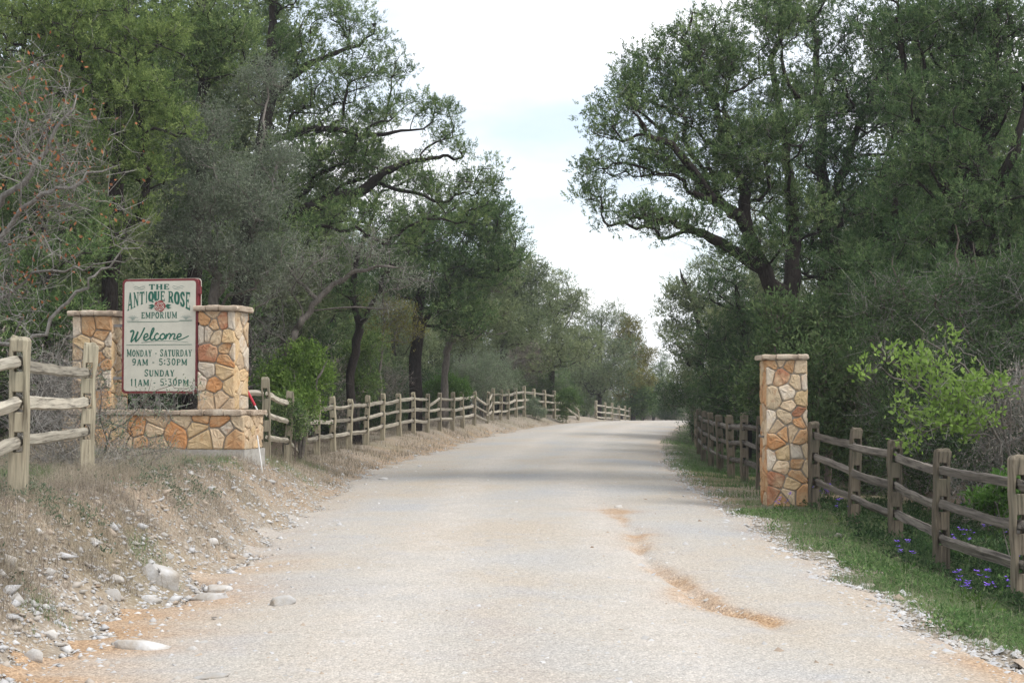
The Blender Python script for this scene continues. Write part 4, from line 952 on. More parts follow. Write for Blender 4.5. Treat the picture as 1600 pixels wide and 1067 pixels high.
def twigs_np(C, R, rg, k=5, w_=0.006, ln=1.2, up=0.2):
    n = len(C) * k; c = np.repeat(C, k, 0) + rg.normal(0, 0.04, (n, 3)); d = unit(rg.normal(0, 1, (n, 3)) + np.array([0, 0, up]))
    L_ = (np.repeat(R, k) * rg.uniform(0.5, 1.3, n) * ln)[:, None]; m_ = c + d * L_ * 0.5 + rg.normal(0, 0.06, (n, 3)); e = m_ + unit(d + rg.normal(0, 0.5, (n, 3))) * L_ * 0.5
    s = unit(np.cross(d, rg.normal(0, 1, (n, 3)))) * w_ / 2
    V = np.stack([c - s, c + s, m_ + s * 0.8, m_ - s * 0.8, e], 1).reshape(-1, 3); k5 = 5 * np.arange(n)[:, None]
    F_ = np.concatenate([np.c_[k5, k5 + 1, k5 + 2], np.c_[k5, k5 + 2, k5 + 3], np.c_[k5 + 3, k5 + 2, k5 + 4]]); return V, F_
STY = {
 'juniper': dict(mul=1.45, fm='juniper', f=dict(nt_=15, k=16, Ln=0.046, W=0.0175, flat=0.7, tufr=0.016, spread=0.75, pl=0.14, shell=0.6), cr=(0.16, 0.36), tw=4, bm='bark'),
 'juniper_yellow': dict(mul=1.3, fm='juniper_yellow', f=dict(nt_=16, k=16, Ln=0.046, W=0.0175, flat=0.8, tufr=0.018, shell=0.6, spread=0.75, pl=0.16), cr=(0.20, 0.40), tw=2, bm='bark'),
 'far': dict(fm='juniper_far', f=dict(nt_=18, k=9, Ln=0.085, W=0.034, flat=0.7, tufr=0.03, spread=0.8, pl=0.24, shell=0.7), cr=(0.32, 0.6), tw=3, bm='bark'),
 'grey': dict(fm='greyleaf', f=dict(nt_=24, k=7, Ln=0.050, W=0.018, flat=0.8, tufr=0.045), cr=(0.26, 0.42), tw=5, bm='barkgrey'),
 'brush': dict(fm='brush', f=dict(nt_=20, k=6, Ln=0.055, W=0.020, flat=1.0, tufr=0.05, shell=0.6, bias=0), cr=(0.25, 0.45), tw=8, bm='twigdark'),
 'bright': dict(fm='bright', f=dict(nt_=6, k=4, Ln=0.068, W=0.036, flat=0.8, broad=True, tufr=0.05, spread=1.3, shell=0.6), cr=(0.14, 0.26), tw=4, bm='barkgrey'),
 'evergreen': dict(fm='evergreen', f=dict(nt_=20, k=8, Ln=0.07, W=0.026, flat=0.9, broad=True, tufr=0.04, spread=1.0), cr=(0.22, 0.38), tw=2, bm='barkgrey'),
 'rust': dict(fm='rust', f=dict(nt_=2, k=2, Ln=0.048, W=0.028, broad=True, tufr=0.10, spread=1.5), cr=(0.28, 0.5), tw=5, bm='twig'),
 'bare': dict(fm='deadbrush', f=dict(nt_=2, k=3, Ln=0.04, W=0.012, tufr=0.1, spread=1.3), cr=(0.3, 0.5), tw=16, bm='twig'),
 'yellowleaf': dict(fm='yellowleaf', f=dict(nt_=9, k=4, Ln=0.06, W=0.035, broad=True, tufr=0.06, spread=1.2), cr=(0.25, 0.42), tw=6, bm='barkgrey'),
 'pale': dict(fm='paleshrub', f=dict(nt_=22, k=7, Ln=0.07, W=0.018, flat=0.9, tufr=0.05), cr=(0.3, 0.5), tw=8, bm='barkgrey'),
}
def build_tree(name, label, cat, base, limbs, lobes, ncl, sty, seed, r0=0.0085, group=None, bmat=None, minz=0.9, over=None, twm='twig', **sk):
    """base: world point; limbs: [(points, radii)], lobes: [(centre, (rx,ry,rz))], all in local metres"""
    rg = np.random.default_rng(seed); st_ = dict(STY[sty]); st_.update(over or {})
    vol = np.array([(r[0] * r[1] * r[2]) ** 0.75 for _, r in lobes]); ncl = int(ncl * st_.get('mul', 1)); cnt = np.maximum(2, np.round(ncl * vol / vol.sum())).astype(int)
    C = []
    for (c, r), n in zip(lobes, cnt):
        d = unit(rg.normal(0, 1, (n, 3))) * (rg.uniform(0.0, 1, n) ** 0.42)[:, None]; C.append(np.array(c) + d * np.array(r))
    C = np.concatenate(C); R = rg.uniform(*st_['cr'], len(C))
    P_, par, cn, frc, tips = skeleton(limbs, C, rg, minz=minz, **sk)
    root = thing(name, label, cat, base, 0, group)
    V, F_ = tubes_np(P_, par, cn, frc, r0)
    meshobj('trunk', V, F_, M[bmat or st_['bm']], root, smooth=True)
    V, F_ = twigs_np(C, R, rg, st_['tw'])
    meshobj('twigs', V, F_, M[twm], root)
    V, F_, T_ = foliage_np(C, R, rg, **st_['f'])
    meshobj('crown', V, F_, M[st_['fm']], root, tint=T_)
    return root
def ptree(name, label, cat, base_px, D, limbs_px, lobes_px, ncl, sty, seed, zoff=0.0, **k):
    """the same, laid out from photograph measurements: (px,py,depth)"""
    bx = (base_px - 800) / FPX * D; b = Vector((bx, D, z1(bx, D) - 0.1 + zoff))
    lim = []
    for pts, rad in limbs_px:
        q = [(0, 0, 0) if p is None else tuple(P(*p) - b) for p in pts]; lim.append((q, rad))
    lob = [(tuple(P(x, y, d) - b), (r, r * 0.9 if len(q) < 3 else q[2], q[0] if q else r * 0.75)) for x, y, d, r, *q in lobes_px]
    return build_tree(name, label, cat, b, lim, lob, ncl, sty, seed, **k)
# ---- right: the big leaning cedar over the road
ptree('cedar_tree', 'big dark cedar leaning out over the road behind the right gate pillar', 'tree', 1262, 26, [
    ([None, (1235, 500, 26), (1200, 440, 25.8), (1165, 360, 25.5), (1130, 320, 25), (1080, 300, 24.6)], (0.24, 0.2, 0.15, 0.11, 0.08, 0.05)),
    ([(1190, 420, 25.7), (1110, 370, 25), (1050, 345, 24.6), (1000, 340, 24.5)], (0.12, 0.08, 0.05, 0.012)),
    ([(1165, 360, 25.5), (1160, 290, 25.6), (1130, 210, 25.6), (1110, 150, 25.6)], (0.12, 0.09, 0.06, 0.04)),
    ([(1120, 315, 25), (1060, 240, 24.6), (1000, 200, 24.4)], (0.07, 0.05, 0.03)),
    ([(1150, 340, 25.3), (1060, 260, 25.6), (990, 230, 26)], (0.09, 0.06, 0.03)),
    ([(1230, 500, 26), (1240, 380, 26.5), (1230, 250, 26.8), (1210, 120, 27)], (0.16, 0.12, 0.09, 0.05)),
    ], [(1085, 60, 25.5, 0.75, 0.45), (1140, 110, 25.6, 0.75), (1190, 50, 26, 0.8), (1010, 150, 25, 0.7, 0.42), (965, 190, 24.8, 0.55, 0.42), (1065, 180, 25.2, 0.75), (1150, 200, 25.6, 0.8, 0.55),
        (945, 260, 24.8, 0.48, 0.3), (925, 310, 24.8, 0.42, 0.24), (985, 335, 24.6, 0.6, 0.3), (1040, 350, 24.6, 0.55, 0.26), (1040, 250, 24.9, 0.7, 0.4), (1110, 280, 25.2, 0.75, 0.45), (1190, 290, 26, 0.7), (1100, 345, 24.5, 0.5, 0.3), (1020, 100, 25.4, 0.5, 0.35), (1240, 150, 26.5, 0.8), (1230, 10, 26.5, 0.8), (985, 130, 25.0, 0.35, 0.3), (1250, 330, 26.4, 0.7), (1190, 370, 25.4, 0.55, 0.4), (1140, 400, 25.2, 0.45, 0.3), (1160, 250, 25.2, 0.7), (1205, 210, 25.5, 0.8), (1090, 120, 25.3, 0.7)],
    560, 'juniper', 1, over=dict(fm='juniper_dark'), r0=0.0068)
ptree('cedar_tree', 'tall straight cedar standing right behind the leaning one', 'tree', 1320, 30, [
    ([None, (1300, 480, 30), (1290, 330, 30), (1280, 150, 30), (1270, 20, 30)], (0.2, 0.17, 0.14, 0.09, 0.04)),
    ([(1290, 340, 30), (1330, 240, 30), (1370, 120, 30)], (0.12, 0.08, 0.04))],
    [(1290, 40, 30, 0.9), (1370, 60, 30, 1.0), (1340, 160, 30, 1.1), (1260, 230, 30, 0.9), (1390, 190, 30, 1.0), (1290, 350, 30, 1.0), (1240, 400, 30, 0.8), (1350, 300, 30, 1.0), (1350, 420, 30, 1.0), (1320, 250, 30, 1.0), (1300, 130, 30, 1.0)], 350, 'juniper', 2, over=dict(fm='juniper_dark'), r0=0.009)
ptree('cedar_tree', 'thick trunked cedar filling the upper right corner behind the sapling', 'tree', 1540, 23, [
    ([None, (1500, 480, 23), (1505, 350, 23), (1540, 230, 23), (1550, 120, 23), (1560, -20, 23)], (0.26, 0.22, 0.19, 0.15, 0.1, 0.06)),
    ([(1505, 380, 23), (1540, 340, 22.5), (1580, 250, 22), (1600, 150, 22)], (0.12, 0.1, 0.07, 0.04)),
    ([(1510, 330, 23), (1450, 250, 23), (1420, 140, 23), (1400, 30, 23)], (0.11, 0.08, 0.06, 0.03))],
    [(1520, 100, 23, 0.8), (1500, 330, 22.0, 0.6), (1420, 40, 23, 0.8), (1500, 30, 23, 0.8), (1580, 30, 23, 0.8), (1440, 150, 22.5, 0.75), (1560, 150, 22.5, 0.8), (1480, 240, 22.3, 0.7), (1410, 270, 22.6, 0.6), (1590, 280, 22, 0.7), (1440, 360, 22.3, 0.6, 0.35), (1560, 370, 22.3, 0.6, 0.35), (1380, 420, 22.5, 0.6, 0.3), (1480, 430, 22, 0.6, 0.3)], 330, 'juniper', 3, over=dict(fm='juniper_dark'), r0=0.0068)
ptree('cedar_tree', 'dark cedar with low crown in front of the tall trees, left of the thick trunk', 'tree', 1400, 26, [
    ([None, (1400, 480, 26), (1395, 380, 26), (1400, 260, 26)], (0.13, 0.11, 0.08, 0.04))],
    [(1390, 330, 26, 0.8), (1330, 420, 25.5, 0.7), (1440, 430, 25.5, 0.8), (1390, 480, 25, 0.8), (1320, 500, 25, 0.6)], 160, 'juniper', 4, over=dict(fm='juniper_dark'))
ptree('cedar_tree', 'feathery cedar on the right of the road, its thin tip against the sky', 'tree', 1105, 50, [
    ([None, (1095, 560, 50), (1085, 480, 50), (1062, 420, 50)], (0.16, 0.13, 0.08, 0.03))],
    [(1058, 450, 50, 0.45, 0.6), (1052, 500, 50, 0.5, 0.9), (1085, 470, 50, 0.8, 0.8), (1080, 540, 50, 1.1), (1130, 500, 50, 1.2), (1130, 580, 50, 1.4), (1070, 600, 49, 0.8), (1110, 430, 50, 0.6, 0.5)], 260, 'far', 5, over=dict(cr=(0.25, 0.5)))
ptree('cedar_tree', 'full dark green cedar beyond the right fence under the leaning branches', 'tree', 1165, 38, [
    ([None, (1165, 560, 38), (1150, 450, 38)], (0.15, 0.12, 0.05))],
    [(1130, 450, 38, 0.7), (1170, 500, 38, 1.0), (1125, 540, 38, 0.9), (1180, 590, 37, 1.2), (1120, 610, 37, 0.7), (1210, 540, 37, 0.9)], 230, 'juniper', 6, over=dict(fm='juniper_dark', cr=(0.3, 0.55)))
# right understory
ptree('shrub', 'dense dark evergreen thicket directly behind the right gate pillar', 'shrub', 1290, 22.5, [
    ([None, (1290, 640, 22.5), (1280, 560, 22.5)], (0.04, 0.03, 0.02)), ([None, (1310, 600, 22.5), (1330, 520, 22.5)], (0.035, 0.03, 0.015))],
    [(1250, 500, 22.5, 0.5), (1230, 560, 22.8, 0.5), (1320, 500, 22.5, 0.6), (1290, 570, 22, 0.6), (1340, 600, 21.5, 0.6), (1300, 680, 21.5, 0.6), (1190, 600, 23.5, 0.45), (1360, 690, 21, 0.5)], 220, 'brush', 7, over=dict(f=dict(nt_=20, k=6, Ln=0.085, W=0.030, flat=1.0, tufr=0.05, shell=0.6, bias=0, broad=True)), twm='twigdark')
ptree('shrub', 'tall wispy green brush behind the right fence, left of the bright sapling', 'shrub', 1400, 20.5, [
    ([None, (1400, 620, 20.5), (1380, 500, 20.5), (1360, 420, 20.5)], (0.03, 0.025, 0.02, 0.01)), ([None, (1440, 600, 20.5), (1450, 440, 20.5)], (0.03, 0.02, 0.01)), ([None, (1430, 620, 20.4), (1420, 500, 20.4), (1390, 400, 20.4)], (0.02, 0.02, 0.01))],
    [(1380, 470, 20.5, 0.5), (1440, 480, 20.5, 0.55), (1400, 560, 20.2, 0.6), (1460, 580, 20.2, 0.6), (1380, 640, 20, 0.5), (1440, 680, 19.5, 0.6), (1400, 740, 19.5, 0.4)], 180, 'brush', 8, over=dict(fm='brush', tw=12))
ptree('shrub', 'twiggy grey green brush at the right picture edge behind the fence', 'shrub', 1560, 19, [
    ([None, (1550, 640, 19), (1500, 480, 19), (1490, 350, 19)], (0.04, 0.03, 0.02, 0.01)), ([None, (1570, 600, 19), (1590, 440, 19)], (0.03, 0.02, 0.01)), ([None, (1530, 600, 19.2), (1520, 380, 19.2)], (0.03, 0.02, 0.01))],
    [(1500, 460, 19, 0.5), (1560, 480, 19, 0.55), (1600, 560, 18.6, 0.6), (1520, 560, 18.8, 0.6), (1580, 650, 18, 0.6), (1500, 660, 18.5, 0.6), (1600, 440, 19, 0.5), (1540, 740, 17.5, 0.5)], 210, 'brush', 9, over=dict(tw=12))
ptree('sapling', 'bright lime green sapling arching over the right fence', 'sapling', 1580, 16.6, [
    ([None, (1560, 640, 16.4), (1500, 570, 16.2), (1420, 500, 16)], (0.022, 0.016, 0.012, 0.005)), ([None, (1545, 660, 16.2), (1460, 620, 16), (1400, 590, 15.8), (1340, 575, 15.8)], (0.02, 0.014, 0.01, 0.008, 0.004)),
    ([None, (1580, 640, 16.5), (1530, 570, 16.5), (1480, 530, 16.5)], (0.018, 0.012, 0.008, 0.004))],
    [(1440, 570, 16, 0.32, 0.16), (1490, 610, 16, 0.35, 0.2), (1540, 600, 16.3, 0.28, 0.18), (1420, 640, 15.9, 0.16, 0.1), (1470, 655, 15.9, 0.3, 0.2), (1400, 555, 15.9, 0.12, 0.06), (1350, 582, 15.8, 0.12, 0.04), (1485, 535, 16.2, 0.10, 0.08), (1430, 690, 15.8, 0.16, 0.1), (1520, 660, 16, 0.3, 0.22)], 95, 'bright', 10, minz=0.3, r0=0.003, over=dict(cr=(0.09, 0.18)))
ptree('shrub', 'low bright green weed clump between the fence rails at far right', 'shrub', 1585, 13.8, [([None, (1585, 780, 13.8)], (0.012, 0.006)), ([None, (1560, 790, 13.9)], (0.012, 0.006))],
    [(1580, 760, 13.8, 0.22), (1540, 790, 14.2, 0.2), (1600, 790, 13.6, 0.2)], 40, 'evergreen', 11, minz=0.05, r0=0.003, over=dict(cr=(0.08, 0.16), f=dict(nt_=12, k=6, Ln=0.06, W=0.025, broad=True, tufr=0.03)))
# ---- left
ptree('cedar_tree', 'tall cedar left of the road whose dark crooked limb reaches toward the sky gap', 'tree', 385, 31, [
    ([None, (376, 480, 31), (390, 350, 31), (415, 200, 31), (425, 60, 31), (430, -80, 31)], (0.24, 0.21, 0.19, 0.15, 0.1, 0.06)),
    ([(400, 350, 31), (480, 325, 30.6), (560, 300, 30.4), (600, 268, 30.3), (650, 252, 30.2), (705, 243, 30.2)], (0.13, 0.11, 0.10, 0.085, 0.05, 0.02)),
    ([(415, 160, 31), (470, 110, 31), (560, 70, 31)], (0.1, 0.07, 0.03)),
    ([(420, 220, 31), (500, 200, 30.6), (580, 210, 30.4), (660, 200, 30.4)], (0.09, 0.07, 0.05, 0.02))],
    [(480, 170, 31.5, 0.9), (420, 60, 31.8, 0.9), (530, 270, 31, 0.9), (590, 250, 31, 0.7), (440, 320, 31, 0.9), (440, -30, 31, 0.9), (520, 20, 31, 0.8, 0.5), (570, 60, 31, 0.5, 0.45), (620, 110, 31, 0.6, 0.4), (540, 120, 30.6, 0.9), (460, 90, 31, 0.8), (600, 180, 30.5, 0.8, 0.5), (670, 170, 30.5, 0.5, 0.35), (690, 215, 30.4, 0.5, 0.35), (735, 285, 30.2, 0.5, 0.3), (690, 300, 30.2, 0.7, 0.35), (640, 260, 30.3, 0.7), (540, 230, 30.5, 0.9), (460, 250, 30.5, 0.8), (560, 340, 30, 0.8, 0.5), (470, 380, 30, 0.8), (765, 290, 30.1, 0.35, 0.25), (735, 330, 30.1, 0.5, 0.35), (780, 300, 30.1, 0.22, 0.2), (735, 235, 30.2, 0.35, 0.25), (700, 175, 30.3, 0.35, 0.25), (755, 265, 30.1, 0.3, 0.2), (640, 350, 30, 0.6, 0.4)],
    470, 'juniper', 20, r0=0.0068)
ptree('cedar_tree', 'yellow green cedar with hanging sprays above the welcome sign', 'tree', 175, 25, [
    ([None, (170, 480, 25), (180, 300, 25), (190, 120, 25), (200, -60, 25)], (0.17, 0.15, 0.12, 0.08, 0.04))],
    [(60, 30, 24.5, 0.9), (150, 60, 24.2, 0.8), (200, 140, 24, 0.65), (240, 150, 24, 0.5), (265, 210, 24, 0.4), (190, 230, 24, 0.6), (230, 270, 24, 0.4), (100, 140, 24.5, 0.8), (150, -40, 25, 0.9), (250, 60, 24.5, 0.6), (215, 330, 24, 0.3), (190, 370, 24, 0.35)], 300, 'juniper_yellow', 21, r0=0.009)
ptree('cedar_tree', 'cedar with olive sprays at top left between the yellow green and the grey tree', 'tree', 300, 27, [
    ([None, (300, 480, 27), (310, 300, 27), (320, 60, 27)], (0.16, 0.14, 0.11, 0.05))],
    [(290, 60, 27, 0.6), (340, 40, 27, 0.7), (310, 110, 27, 0.6), (350, 110, 27, 0.5), (270, -20, 27, 0.7), (370, 60, 27, 0.5), (290, 180, 27, 0.5)], 150, 'juniper_yellow', 22, over=dict(fm='juniper'), r0=0.009)
ptree('grey_leaved_tree', 'silvery grey leaved tree behind and above the right sign pillar', 'tree', 335, 25.5, [
    ([None, (340, 500, 25.5), (330, 400, 25.5), (320, 300, 25.5)], (0.1, 0.09, 0.07, 0.03)), ([(335, 470, 25.5), (390, 380, 25.5), (420, 300, 25.5)], (0.07, 0.05, 0.02))],
    [(300, 230, 25.2, 0.6), (330, 190, 25.3, 0.5), (350, 290, 25, 0.75), (290, 300, 25.2, 0.55), (400, 330, 25, 0.6), (270, 360, 25.2, 0.5), (340, 380, 25, 0.7), (410, 130, 26.5, 0.55, 0.45), (430, 250, 26, 0.5, 0.6), (440, 400, 25, 0.5), (400, 430, 25, 0.5)], 260, 'grey', 23, r0=0.006)
ptree('grey_leaved_tree', 'leaning grey tree arching right above the long left fence', 'tree', 448, 27.5, [
    ([None, (450, 555, 27.5), (470, 510, 27.5), (495, 470, 27.5), (530, 440, 27.5), (580, 420, 27.3), (640, 418, 27.2)], (0.08, 0.072, 0.068, 0.062, 0.048, 0.035, 0.012)),
    ([(495, 470, 27.5), (460, 430, 27.5), (430, 380, 27.5)], (0.05, 0.03, 0.015))],
    [(570, 390, 27.3, 0.6, 0.35), (640, 440, 27.2, 0.5, 0.3), (500, 420, 27.5, 0.6), (440, 450, 27.5, 0.6), (600, 480, 27.3, 0.3), (420, 520, 27.5, 0.5)], 100, 'grey', 24, over=dict(tw=14, f=dict(nt_=7, k=5, Ln=0.05, W=0.018, tufr=0.06)), r0=0.005)
ptree('bare_tree', 'nearly leafless pale branched tree with rust brown leaves at the left edge', 'tree', -70, 14.8, [
    ([None, (-60, 420, 14.8), (0, 320, 14.6), (70, 240, 14.5), (120, 150, 14.5)], (0.06, 0.05, 0.035, 0.022, 0.008)),
    ([(-60, 450, 14.8), (30, 330, 14.4), (110, 290, 14.2), (190, 255, 14.2)], (0.035, 0.025, 0.016, 0.005)),
    ([(-65, 520, 14.8), (40, 540, 14.6), (110, 470, 14.5), (160, 420, 14.4), (225, 370, 14.4)], (0.025, 0.022, 0.018, 0.012, 0.004)),
    ([(-65, 500, 14.8), (60, 430, 14.6), (150, 415, 14.5), (215, 400, 14.4)], (0.02, 0.016, 0.010, 0.004))],
    [(40, 140, 14.6, 0.45), (100, 180, 14.5, 0.4), (140, 230, 14.4, 0.35), (60, 270, 14.4, 0.5), (20, 220, 14.5, 0.5), (120, 300, 14.3, 0.4), (60, 360, 14.4, 0.5), (170, 370, 14.4, 0.25), (10, 440, 14.5, 0.4), (110, 420, 14.5, 0.3), (185, 310, 14.3, 0.12), (40, 500, 14.6, 0.3)], 115, 'rust', 25, r0=0.0032, minz=0.4, over=dict(tw=9), jit=0.10)
ptree('cedar_tree', 'young mid green cedar low behind the near left fence and left pillar', 'tree', 70, 22, [
    ([None, (70, 560, 22), (75, 420, 22), (65, 260, 22)], (0.09, 0.07, 0.05, 0.03))],
    [(60, 300, 22, 0.6), (10, 230, 22.5, 0.7), (110, 340, 22, 0.5), (60, 190, 22.5, 0.6), (40, 420, 21.5, 0.6), (110, 410, 21.5, 0.5), (30, 500, 21, 0.6), (100, 500, 21.3, 0.5), (0, 580, 20.5, 0.5), (-30, 350, 22, 0.7)], 250, 'juniper_yellow', 26, over=dict(fm='juniper'))
ptree('cedar_tree', 'dark trunked cedar standing mid way along the long left fence', 'tree', 648, 45, [
    ([None, (650, 560, 45), (655, 480, 45), (665, 400, 45), (680, 340, 45)], (0.22, 0.19, 0.15, 0.1, 0.05)),
    ([(655, 520, 45), (700, 440, 45), (740, 400, 45)], (0.1, 0.07, 0.03))],
    [(640, 380, 44.5, 1.2), (700, 370, 44.5, 1.2), (740, 350, 44, 0.9), (770, 330, 44, 0.6), (680, 440, 44.5, 1.3), (740, 430, 44, 1.0), (610, 440, 44.5, 1.0), (785, 380, 44, 0.6), (775, 340, 44, 0.6), (790, 420, 44, 0.7), (710, 490, 44, 1.0)], 330, 'far', 27, over=dict(cr=(0.3, 0.55), fm='juniper'))
ptree('cedar_tree', 'slim cedar with bent reddish trunk right of the dark trunked one', 'tree', 693, 49, [
    ([None, (697, 570, 49), (705, 530, 49), (722, 480, 49), (735, 420, 49)], (0.14, 0.12, 0.1, 0.08, 0.04))],
    [(745, 460, 49, 1.0), (780, 420, 49, 0.9), (725, 510, 48.5, 0.8), (785, 370, 49, 0.6), (770, 500, 48.5, 0.8)], 170, 'far', 28, bmat='barkgrey', over=dict(cr=(0.3, 0.55)))
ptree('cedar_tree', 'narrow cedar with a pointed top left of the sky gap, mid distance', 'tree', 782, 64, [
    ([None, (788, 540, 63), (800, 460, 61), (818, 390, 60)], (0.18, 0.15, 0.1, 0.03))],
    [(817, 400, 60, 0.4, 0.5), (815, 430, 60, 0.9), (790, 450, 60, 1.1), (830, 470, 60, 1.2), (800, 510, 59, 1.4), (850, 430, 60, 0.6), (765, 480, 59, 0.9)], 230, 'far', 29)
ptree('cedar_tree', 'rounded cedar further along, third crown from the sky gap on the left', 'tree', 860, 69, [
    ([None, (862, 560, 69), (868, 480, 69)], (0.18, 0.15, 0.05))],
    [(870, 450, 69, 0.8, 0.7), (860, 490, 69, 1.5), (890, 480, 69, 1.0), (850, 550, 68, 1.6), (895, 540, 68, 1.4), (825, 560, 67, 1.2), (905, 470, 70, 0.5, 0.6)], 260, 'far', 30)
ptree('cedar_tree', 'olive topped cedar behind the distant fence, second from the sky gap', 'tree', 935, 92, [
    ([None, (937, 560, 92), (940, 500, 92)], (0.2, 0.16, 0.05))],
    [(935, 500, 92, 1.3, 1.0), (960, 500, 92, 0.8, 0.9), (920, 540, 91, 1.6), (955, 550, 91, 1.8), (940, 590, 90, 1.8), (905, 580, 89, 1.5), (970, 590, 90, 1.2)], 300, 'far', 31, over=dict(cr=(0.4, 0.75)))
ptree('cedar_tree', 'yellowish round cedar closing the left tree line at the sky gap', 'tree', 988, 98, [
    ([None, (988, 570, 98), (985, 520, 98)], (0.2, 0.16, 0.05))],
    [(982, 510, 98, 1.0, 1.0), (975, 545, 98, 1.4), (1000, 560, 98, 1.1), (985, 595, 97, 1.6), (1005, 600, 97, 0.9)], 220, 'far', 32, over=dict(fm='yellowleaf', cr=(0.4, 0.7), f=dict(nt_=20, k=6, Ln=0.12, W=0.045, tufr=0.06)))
ptree('shrub', 'light yellow green bush past the end of the distant fence', 'shrub', 1003, 96, [([None, (1003, 630, 96)], (0.05, 0.03))],
    [(1000, 622, 96, 0.9, 0.8), (1012, 632, 96, 0.6, 0.6), (990, 640, 96, 0.7)], 70, 'evergreen', 33, minz=0.1, over=dict(fm='juniper_yellow', cr=(0.25, 0.45), f=dict(nt_=20, k=6, Ln=0.12, W=0.05, broad=True, tufr=0.05)))
ptree('cedar_tree', 'dense cedar filling the space under the crooked limb, behind the leaning grey tree', 'tree', 560, 37, [
    ([None, (548, 600, 37.2), (560, 520, 37), (552, 440, 37), (585, 330, 37)], (0.12, 0.11, 0.10, 0.08, 0.03))],
    [(600, 300, 37, 0.9), (660, 340, 37, 0.9), (540, 330, 37, 0.9), (610, 400, 37, 1.0), (520, 420, 37, 0.9), (700, 310, 37, 0.5), (560, 470, 37, 0.8), (500, 300, 37.5, 0.9), (560, 220, 38, 0.8)], 170, 'juniper', 34, over=dict(cr=(0.25, 0.45)))
# left understory
ptree('shrub', 'bright green evergreen bush spilling over the left fence beside the stone wall', 'shrub', 468, 27.2, [
    ([None, (470, 640, 27), (460, 580, 27)], (0.04, 0.03, 0.015)), ([None, (490, 620, 27), (510, 560, 27)], (0.04, 0.03, 0.015))],
    [(438, 590, 27.2, 0.30, 0.26), (475, 562, 27.4, 0.36, 0.30), (495, 590, 27.4, 0.30), (465, 605, 27.2, 0.38), (480, 635, 26.8, 0.26), (450, 635, 26.2, 0.22)], 95, 'evergreen', 40, minz=0.3, r0=0.004)
ptree('shrub', 'dull green sprays drooping on the long fence just under the bright bush', 'shrub', 462, 25.6, [([None, (462, 660, 25.4)], (0.02, 0.01))],
    [(448, 640, 25.2, 0.22, 0.16), (462, 660, 25.4, 0.22, 0.14)], 28, 'brush', 41, minz=0.1, r0=0.003, over=dict(fm='juniper', cr=(0.15, 0.25)))
ptree('shrub', 'mid green layered shrub to the right of the bright evergreen bush', 'shrub', 560, 41, [([None, (560, 620, 41), (550, 560, 41)], (0.05, 0.04, 0.02))],
    [(545, 560, 41, 0.6, 0.4), (575, 540, 41, 0.5, 0.3), (530, 590, 41, 0.5), (560, 600, 41, 0.6)], 100, 'evergreen', 42, minz=0.2, r0=0.004, over=dict(fm='juniper_yellow'))
ptree('shrub', 'low bright green bush behind the fence under the bent reddish trunk', 'shrub', 700, 51.5, [([None, (700, 630, 51.5)], (0.03, 0.02))],
    [(685, 607, 51, 0.5, 0.3), (705, 598, 51, 0.5, 0.3), (715, 612, 51, 0.4, 0.25)], 50, 'evergreen', 43, minz=0.1, r0=0.004)
ptree('shrub', 'hazy pale grey green shrub over the fence right of the low bright bush', 'shrub', 755, 57.5, [([None, (755, 620, 57.5), (755, 580, 57.5)], (0.04, 0.03, 0.02))],
    [(735, 580, 57, 0.8), (770, 575, 57.5, 0.9), (755, 600, 57, 0.8), (790, 595, 58.5, 0.6)], 130, 'pale', 44, minz=0.1, r0=0.004, over=dict(cr=(0.35, 0.6)))
ptree('shrub', 'brownish grey leafless shrub where the left fence climbs', 'shrub', 808, 66.5, [([None, (808, 600, 66.5), (808, 570, 66.5)], (0.04, 0.03, 0.02))],
    [(800, 560, 67, 0.8), (825, 555, 67, 0.8), (815, 580, 67, 0.8)], 90, 'bare', 45, minz=0.1, r0=0.004, over=dict(cr=(0.35, 0.6), f=dict(nt_=14, k=5, Ln=0.09, W=0.025, tufr=0.06)))
ptree('shrub', 'wispy yellow green sapling in front of the corner of the long fence', 'shrub', 884, 65.2, [([None, (884, 640, 65.2), (884, 612, 65.2)], (0.02, 0.015, 0.01))],
    [(880, 625, 64, 0.35, 0.45), (892, 618, 64, 0.3, 0.3), (900, 630, 64, 0.3, 0.2), (878, 645, 64, 0.25, 0.3)], 40, 'evergreen', 46, minz=0.1, r0=0.003, over=dict(fm='juniper_yellow', cr=(0.15, 0.28)))
ptree('shrub', 'small blue green shrub at the foot of the fence left of its corner', 'shrub', 836, 62.6, [([None, (836, 640, 62.6)], (0.02, 0.01))],
    [(834, 635, 62.6, 0.35, 0.35), (842, 645, 62.6, 0.3, 0.2)], 26, 'pale', 47, minz=0.05, r0=0.003, over=dict(cr=(0.15, 0.28)))
ptree('shrub', 'olive leaved shrub hanging in the shade left of the dark cedar trunk', 'shrub', 600, 43, [([None, (595, 600, 43), (600, 500, 43), (610, 470, 43)], (0.05, 0.045, 0.035, 0.02))],
    [(575, 480, 43, 0.7, 0.4), (620, 490, 43, 0.7, 0.5), (590, 520, 43, 0.6), (640, 520, 43, 0.5)], 110, 'yellowleaf', 48, r0=0.005)
